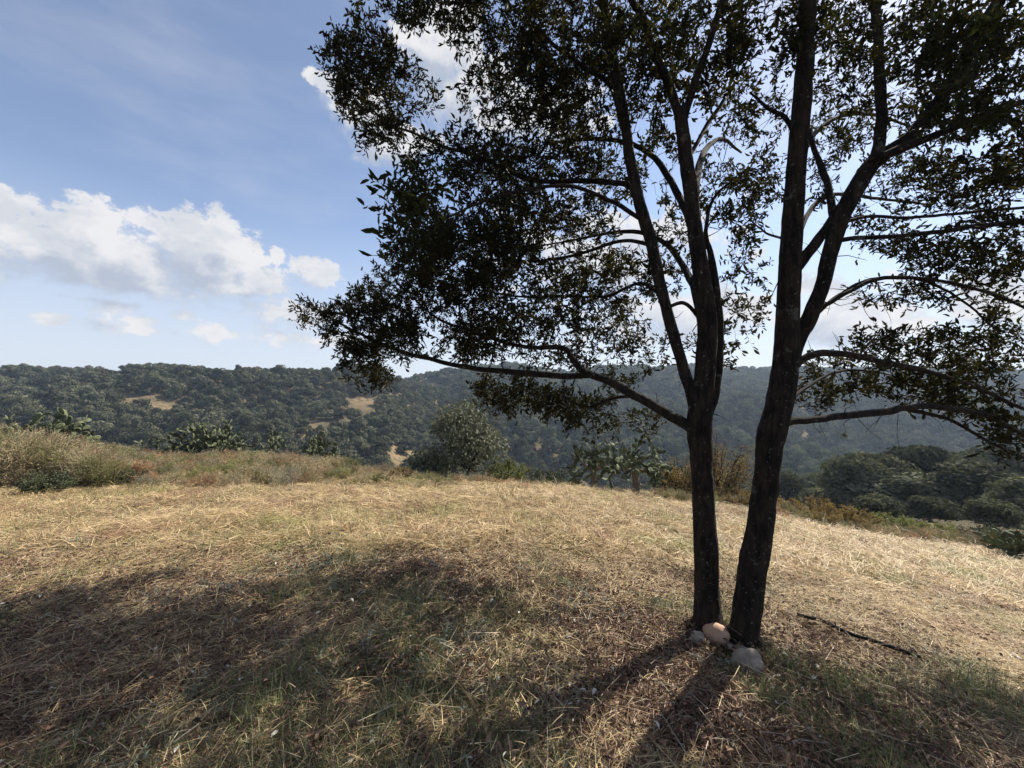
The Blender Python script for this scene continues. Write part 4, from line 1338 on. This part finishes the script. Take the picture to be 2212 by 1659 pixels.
# a spray of larger leaves at the left, close to the camera side
spr, spd, sps = [], [], []
for (a_, b_, n_) in [((880, 560), (822, 390), 11), ((850, 520), (808, 500), 5), ((850, 560), (806, 552), 3), ((930, 520), (905, 430), 7), ((1010, 500), (975, 420), 7)]:
    s0, s1 = P(a_[0], a_[1], D - 0.75), P(b_[0], b_[1], D - 0.95)
    TL.twigs.tube([s0, (s0 + s1) / 2 + [0.01, 0, 0.01], s1], [0.004, 0.003, 0.0015], 5, cap=False)
    for i in range(n_):
        t_ = 0.35 + 0.65 * i / (n_ - 1 + 1e-6)
        spr.append(s0 + (s1 - s0) * t_); side_ = 1 if i % 2 else -1
        spd.append(unit(unit(s1 - s0) * 0.8 + np.array([side_ * 0.8, rng.uniform(-.5, .5), rng.uniform(-.2, .4)]))); sps.append(rng.uniform(0.065, 0.09))
TL.stubs(150)
TL.finish(np.vstack([Pl, spr]), np.vstack([Dl_, spd]), np.concatenate([Sl_, sps]))

# right oak ----------------------------------------------------
dr = on_ground(1606, 1396)
br = P(1606, 1396, dr); br[2] = hz(br[0], br[1])
TR = Tree(tuple(br), 'oak with a thicker knotted trunk that leans, right one of the pair')
D = dr
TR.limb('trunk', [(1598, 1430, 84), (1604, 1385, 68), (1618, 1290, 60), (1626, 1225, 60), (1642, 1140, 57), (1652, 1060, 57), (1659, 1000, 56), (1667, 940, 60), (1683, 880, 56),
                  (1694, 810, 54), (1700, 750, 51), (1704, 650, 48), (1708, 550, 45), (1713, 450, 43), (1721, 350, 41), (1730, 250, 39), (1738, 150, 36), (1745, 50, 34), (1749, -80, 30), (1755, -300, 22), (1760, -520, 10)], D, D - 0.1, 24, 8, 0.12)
TR.limb('branch', [(1700, 830, 34), (1722, 745, 34), (1748, 690, 36), (1772, 630, 33), (1792, 555, 33), (1815, 480, 35), (1842, 420, 38), (1872, 372, 36), (1902, 338, 34), (1960, 300, 28), (2030, 212, 27),
                   (2092, 120, 26), (2140, 30, 24), (2190, -60, 20), (2260, -200, 10)], D, D - 0.35, 16)
TR.limb('branch', [(1890, 350, 26), (1905, 270, 24), (1901, 180, 22), (1896, 90, 20), (1890, -10, 18), (1880, -250, 9)], D - 0.2, D + 0.2, 10)
TR.limb('branch', [(1905, 340, 20), (1960, 315, 20), (2050, 280, 17), (2140, 242, 15), (2260, 205, 12), (2420, 160, 6)], D - 0.25, D - 0.5, 10)
TR.limb('branch', [(1712, 590, 26), (1735, 560, 25), (1772, 512, 23), (1812, 452, 22), (1848, 415, 22)], D, D - 0.1, 10)
TR.limb('branch', [(1800, 470, 16), (1785, 390, 15), (1765, 335, 12), (1742, 270, 9), (1720, 180, 5)], D - .05, D + .8, 8)
TR.limb('branch', [(1795, 522, 12), (1850, 514, 11), (1900, 512, 10), (2000, 505, 10), (2100, 490, 11), (2212, 478, 11), (2330, 465, 7)], D - .1, D - .3, 8)
TR.limb('branch', [(1820, 480, 9), (1880, 468, 8), (1960, 470, 7), (2060, 462, 7), (2212, 448, 7), (2300, 440, 4)], D - .1, D + .5, 7)
TR.limb('branch', [(1760, 668, 12), (1790, 655, 11), (1830, 632, 10), (1890, 604, 10), (1960, 600, 9), (2060, 612, 8), (2160, 642, 7), (2270, 690, 4)], D, D + .5, 8)
TR.limb('branch', [(1752, 690, 10), (1800, 645, 9), (1850, 615, 8), (1900, 600, 7), (1990, 605, 6), (2080, 650, 5), (2160, 720, 4)], D, D + .7, 7)
TR.limb('branch', [(1712, 800, 16), (1740, 772, 18), (1785, 762, 17), (1845, 768, 15), (1920, 785, 14), (2000, 802, 12), (2090, 830, 10), (2212, 884, 8), (2330, 930, 5)], D, D + .7, 9)
TR.limb('branch', [(1690, 915, 26), (1716, 908, 19), (1765, 906, 17), (1850, 895, 17), (1920, 888, 17), (1975, 878, 15), (2060, 884, 13), (2140, 902, 11), (2230, 950, 9), (2340, 1010, 5)], D, D + .5, 10)
TR.limb('branch', [(1960, 885, 10), (2010, 895, 9), (2065, 912, 8), (2130, 950, 7), (2212, 990, 6), (2300, 1010, 3)], D + .3, D + .2, 8)
TR.limb('branch', [(1700, 870, 9), (1745, 835, 8), (1800, 805, 7), (1870, 800, 5), (1930, 812, 3)], D + .02, D + 1.2, 7)
TR.limb('branch', [(1722, 300, 12), (1695, 255, 10), (1660, 235, 8), (1620, 200, 5)], D - .05, D + .3, 7)
TR.limb('branch', [(1690, 515, 6), (1650, 500, 5), (1615, 470, 3)], D, D + .5, 6)
TR.limb('branch', [(1705, 600, 14), (1740, 470, 12), (1800, 420, 9), (1900, 430, 7), (2000, 440, 4)], D + .05, D + 2.5, 8)
TR.limb('branch', [(1715, 420, 14), (1750, 300, 12), (1820, 250, 9), (1900, 250, 7), (1980, 280, 4)], D, D + 2.5, 8)
for T_, rad_ in ((TL, 0.115), (TR, 0.12)):
    for k_i in range(7):
        a = 6.283 * k_i / 7 + random.uniform(-.3, .3); ln = random.uniform(0.16, 0.30)
        c_, s_ = math.cos(a), math.sin(a)
        gz_ = hz(T_.base[0] + c_ * ln, T_.base[1] + s_ * ln) - T_.base[2]
        b = MB(); b.tube([[c_ * .04, s_ * .04, 0.20], [c_ * rad_ * .75, s_ * rad_ * .75, 0.07], [c_ * ln * .8, s_ * ln * .8, gz_ + 0.012], [c_ * ln * 1.25, s_ * ln * 1.25, gz_ - 0.05]],
                         [0.045, 0.05, 0.028, 0.012], 9, rough=0.3, seed=k_i)
        b.build('root', [M_BARK], T_.root, smooth_=True)
# knot, burl and hanging bits
kb = MB(); kp = P(1663, 1148, D - 0.02)
kb.tube([kp + [-0.06, 0, 0.03], kp + [-0.02, 0, 0.01], kp + [0.006, 0, -0.005], kp + [0.022, 0, -0.02]], [0.055, 0.05, 0.032, 0.008], 12, rough=0.3, seed=3)
kb.build('knot', [M_BARK], TR.root, smooth_=True, loc=TR.base)
blobsR = [
    (1680, 60, 90, 90, D - .2, D + 1.4, 95), (1800, 90, 100, 110, D - .3, D + 1.6, 130), (1800, 260, 80, 80, D + .3, D + 2.5, 80), (1660, 250, 55, 90, D + .2, D + 1.6, 55),
    (1940, 90, 110, 110, D - .5, D + 1.0, 115), (2060, 60, 120, 110, D - .8, D + .5, 110), (2160, 160, 110, 120, D - .9, D + .5, 120), (2030, 250, 110, 70, D - .5, D + 2.0, 90), (2180, 320, 90, 80, D - .6, D + .8, 85),
    (1960, 380, 110, 60, D + .4, D + 2.5, 80), (2080, 400, 120, 60, D - .2, D + 1.4, 85), (2150, 520, 90, 60, D - .3, D + 1, 70), (2020, 540, 110, 40, D - .2, D + 1, 55), (1900, 480, 60, 50, D + .1, D + 1.5, 26),
    (2100, 620, 110, 45, D + .1, D + 1, 60), (1940, 630, 90, 30, D + .2, D + .9, 30), (2180, 700, 80, 50, D + .2, D + 1.2, 42), (1650, 380, 40, 60, D + .3, D + 1.4, 26), (1760, 400, 40, 60, D + .5, D + 1.5, 16),
    (1960, 745, 110, 40, D + .4, D + 1.5, 75), (2110, 770, 110, 50, D + .4, D + 1.5, 100), (1840, 800, 90, 40, D + .6, D + 1.6, 60), (1930, 830, 90, 34, D + .5, D + 1.5, 48), (2120, 860, 110, 45, D + .3, D + 1.3, 100),
    (2190, 925, 60, 45, D + .2, D + .9, 45), (1770, 850, 50, 25, D + .6, D + 1.4, 22), (1640, 700, 40, 60, D + .4, D + 1.4, 12), (2060, 835, 120, 40, D + .3, D + 1.0, 50),
    (1850, -160, 300, 130, D - .4, D + 1.4, 230), (2280, 300, 90, 300, D - .6, D + .8, 120),
]
cl = blob_points(blobsR, 0.88)
dirs, okc = TR.grow(cl)
# fine bare twigs hanging under the lowest limb
for (x0_, y0_, x1_, y1_) in [(1835, 905, 1825, 935), (1940, 895, 1945, 1030), (1900, 890, 1870, 945), (1770, 905, 1778, 960), (1990, 890, 2040, 935), (1850, 900, 1905, 950), (1915, 640, 1925, 700), (1860, 650, 1900, 720)]:
    s0, s1 = P(x0_, y0_, D + .3), P(x1_, y1_, D + .32)
    TR.twigs.tube(crspline([s0, s0 + (s1 - s0) * .35 + rng.normal(size=3) * .018, s0 + (s1 - s0) * .7 + rng.normal(size=3) * .018, s1], 4), np.linspace(.0032, .0012, 13), 4, cap=False)
Pr, Dr_, Sr_ = TR.leaves(cl[okc], dirs[okc], nl=8, ls=(0.036, 0.068))
TR.stubs(170)
TR.finish(Pr, Dr_, Sr_)
for (px, py, dd, lab) in [(1824, 940, D + .32, 'lower ball of moss hanging from a thin twig under the lowest right limb'), (1838, 868, D + .35, 'upper ball of moss stuck on a twig above the lowest right limb')]:
    b = MB(); c = P(px, py, dd); n = 150
    dv = unit(rng.normal(size=(n, 3)))
    b.stamp(BLADES[1], scaled(frames(dv), rng.uniform(.02, .04, n), np.full(n, .0022), np.full(n, .03)), np.zeros((n, 3)), rng.uniform(0, 1, n))
    o = b.build('moss_ball', [M_MOSS]); o.location = c
    tag(o, lab, 'moss')


# ------------------------------------------------------------------ stones, hose, small plants
def stone(name, px, py, wpx, hpx, mat, label, seed, dep=1.0, sink=0.15, group=None, rz=0.0):
    import bmesh
    r = np.random.default_rng(seed)
    d = on_ground(px, py + hpx * 0.42)
    a, c = wpx * d / F / 2, hpx * d / F / 2
    bm = bmesh.new(); bmesh.ops.create_icosphere(bm, subdivisions=4, radius=1)
    v = np.array([q.co[:] for q in bm.verts])
    nn = fbm(v[:, 0] * 1.3 + seed, v[:, 1] * 1.3 + v[:, 2], seed, 3) * 0.5 + fbm(v[:, 0] * 6 + seed, v[:, 2] * 6 + v[:, 1] * 5, seed + 5, 3) * 0.05
    v = v * (1 + nn)[:, None]
    v[:, 2] = np.where(v[:, 2] < -0.55, -0.55 + (v[:, 2] + 0.55) * 0.3, v[:, 2])
    for q, co in zip(bm.verts, v): q.co = (co[0] * a, co[1] * a * dep, co[2] * c * 1.1)
    me = bpy.data.meshes.new(name); bm.to_mesh(me); bm.free()
    me.polygons.foreach_set('use_smooth', np.ones(len(me.polygons), bool)); me.materials.append(mat)
    o = put(name, me)
    x = (px - CX) / F * d
    o.location = (x, d + a * dep * 0.15, hz(x, d) + c * (1 - sink)); o.rotation_euler = (0, 0, rz)
    return tag(o, label, 'stone', group)


stone('stone', 1615, 1436, 70, 52, M_STONE, 'largest rounded grey brown stone lying in front of the leaning trunk', 5, 0.8)
stone('stone', 1548, 1374, 50, 40, M_STONEO, 'rounded ochre stone wedged between the feet of the two trunks', 8, 0.8)
stone('stone', 1508, 1382, 32, 30, M_STONE, 'small grey stone at the left foot of the left trunk', 12, 0.9)
stone('stone', 1604, 1406, 40, 14, M_STONE, 'flat pale stone right at the base of the leaning trunk', 15, 0.8)
stone('stone', 1574, 1395, 24, 12, M_STONE, 'tiny grey stone between the flat one and the ochre one', 16, 0.8)
stone('stone', 1482, 1435, 26, 12, M_STONEO, 'small flat tan stone on the litter left of the biggest stone', 18, 0.8)
stone('stone', 2196, 1425, 22, 14, M_PALE, 'small white stone lying in the sunlit grass at the right edge', 19, 0.8)

hp = []
for px, py in [(1722, 1350), (1745, 1356), (1775, 1366), (1806, 1378), (1845, 1393), (1882, 1410), (1915, 1422), (1955, 1434), (1990, 1447)]:
    d = on_ground(px, py); x = (px - CX) / F * d
    hp.append([x, d, hz(x, d) + 0.085])
hp = np.array(hp)
hp[:, 2] = np.convolve(np.pad(hp[:, 2], 2, 'edge'), np.ones(5) / 5, 'valid') + 0.012
b = MB(); b.tube(crspline(hp, 5), np.full(41, 0.015), 10)
tag(b.build('hose', [M_HOSE], smooth_=True), 'black hose lying straight through the grass right of the trunks', 'hose')


def plant(name, px, py, mesh_fn, label, cat, scale=1.0, dz=0.0):
    d = on_ground(px, py); x = (px - CX) / F * d
    o = put(name, mesh_fn); o.location = (x, d, hz(x, d) + dz); o.scale = (scale,) * 3
    o.rotation_euler = (0, 0, random.uniform(0, 6.28))
    return tag(o, label, cat)


big_gr = tuft_up(901, 260, L=(0.15, 0.42), w=0.0035, spread=0.10, lean=0.95)
plant('grass_clump', 2085, 1500, big_gr, 'long drooping green grass clump right of the end of the hose', 'grass clump', 1.0)
plant('grass_clump', 2060, 1090 + 560, tuft_up(903, 200, L=(0.12, 0.35), w=0.0035, spread=0.12, lean=0.9), 'dark green grass clump at the bottom right in the shade', 'grass clump', 0.9)
plant('grass_clump', 870, 1560, tuft_up(904, 160, L=(0.1, 0.3), w=0.0035, spread=0.12, lean=0.8), 'green grass clump in the shade at the bottom centre left', 'grass clump', 0.8)
plant('grass_clump', 620, 1300, tuft_up(905, 160, L=(0.1, 0.28), w=0.004, spread=0.09, lean=0.8), 'green grass clump on the left border of the shadow', 'grass clump', 1.2)
plant('grass_clump', 1020, 1290, tuft_up(906, 90, L=(0.1, 0.22), w=0.004, spread=0.06, lean=0.8), 'bright green grass clump on the middle border of the shadow', 'grass clump', 1.0)
plant('silver_plant', 1005, 1410, herb(910, 34), 'silver grey leafy plant standing in the shade at the centre', 'plant', 1.3)
plant('silver_plant', 820, 1652, herb(911, 12, M_PALE), 'white stemmed plant at the bottom edge left of the centre', 'plant', 0.8)
plant('silver_plant', 1215, 1345, herb(912, 26), 'grey tufted plant near the middle of the shadow border', 'plant', 1.2)
plant('yellow_plant', 1828, 1486, herb(913, 8, M_YELLOW), 'small bright yellow plant in the litter right of the largest stone', 'plant', 0.55)
plant('yellow_plant', 1130, 1612, herb(914, 6, M_YELLOW), 'curled yellow leaves low in the grass at the bottom centre', 'plant', 0.5)
plant('pale_husk', 1560, 1555, litter(915, 9, M_PALE, 0.09, 0), 'bundle of curled white leaves in the litter below the largest stone', 'leaves', 0.6, 0.02)['kind'] = 'stuff'
plant('dark_weed', 910, 1130, tuft_up(916, 160, L=(0.1, 0.3), w=0.008, spread=0.28, mat=M_SHRUBD, lean=0.8), 'low dark green weed mound alone in the middle of the sunlit meadow', 'weed', 1.0)
plant('dark_weed', 720, 1205, tuft_up(917, 70, L=(0.06, 0.2), w=0.006, spread=0.14, mat=M_SHRUBD, lean=0.8), 'small dark weed in the sunlit grass left of the centre', 'weed', 1.0)

# ------------------------------------------------------------------ air
HZ = bpy.data.materials.new('haze_air'); HZ.use_nodes = True
HZ.node_tree.nodes.clear()
h = NT(HZ.node_tree)
pv = h.node('ShaderNodeVolumePrincipled'); pv.inputs['Color'].default_value = (0.62, 0.78, 1.0, 1); pv.inputs['Density'].default_value = 0.00027
pv.inputs['Anisotropy'].default_value = 0.2
ho = h.node('ShaderNodeOutputMaterial'); h.link(pv.outputs[0], ho.inputs['Volume'])
S_, zb, zt = 2800, float(gz.min()) - 1.5, float(gz[rr_ > 100].max()) + 14
hv = [[a_, b_, c_] for c_ in (zb, zt) for b_ in (-S_, S_) for a_ in (-S_, S_)]
hq = [[0, 2, 3, 1], [4, 5, 7, 6], [0, 1, 5, 4], [1, 3, 7, 5], [3, 2, 6, 7], [2, 0, 4, 6]]
tag(put('haze', make_mesh('haze', hv, quads=hq, mats=[HZ])), kind='stuff')
print('haze box', zb, zt)
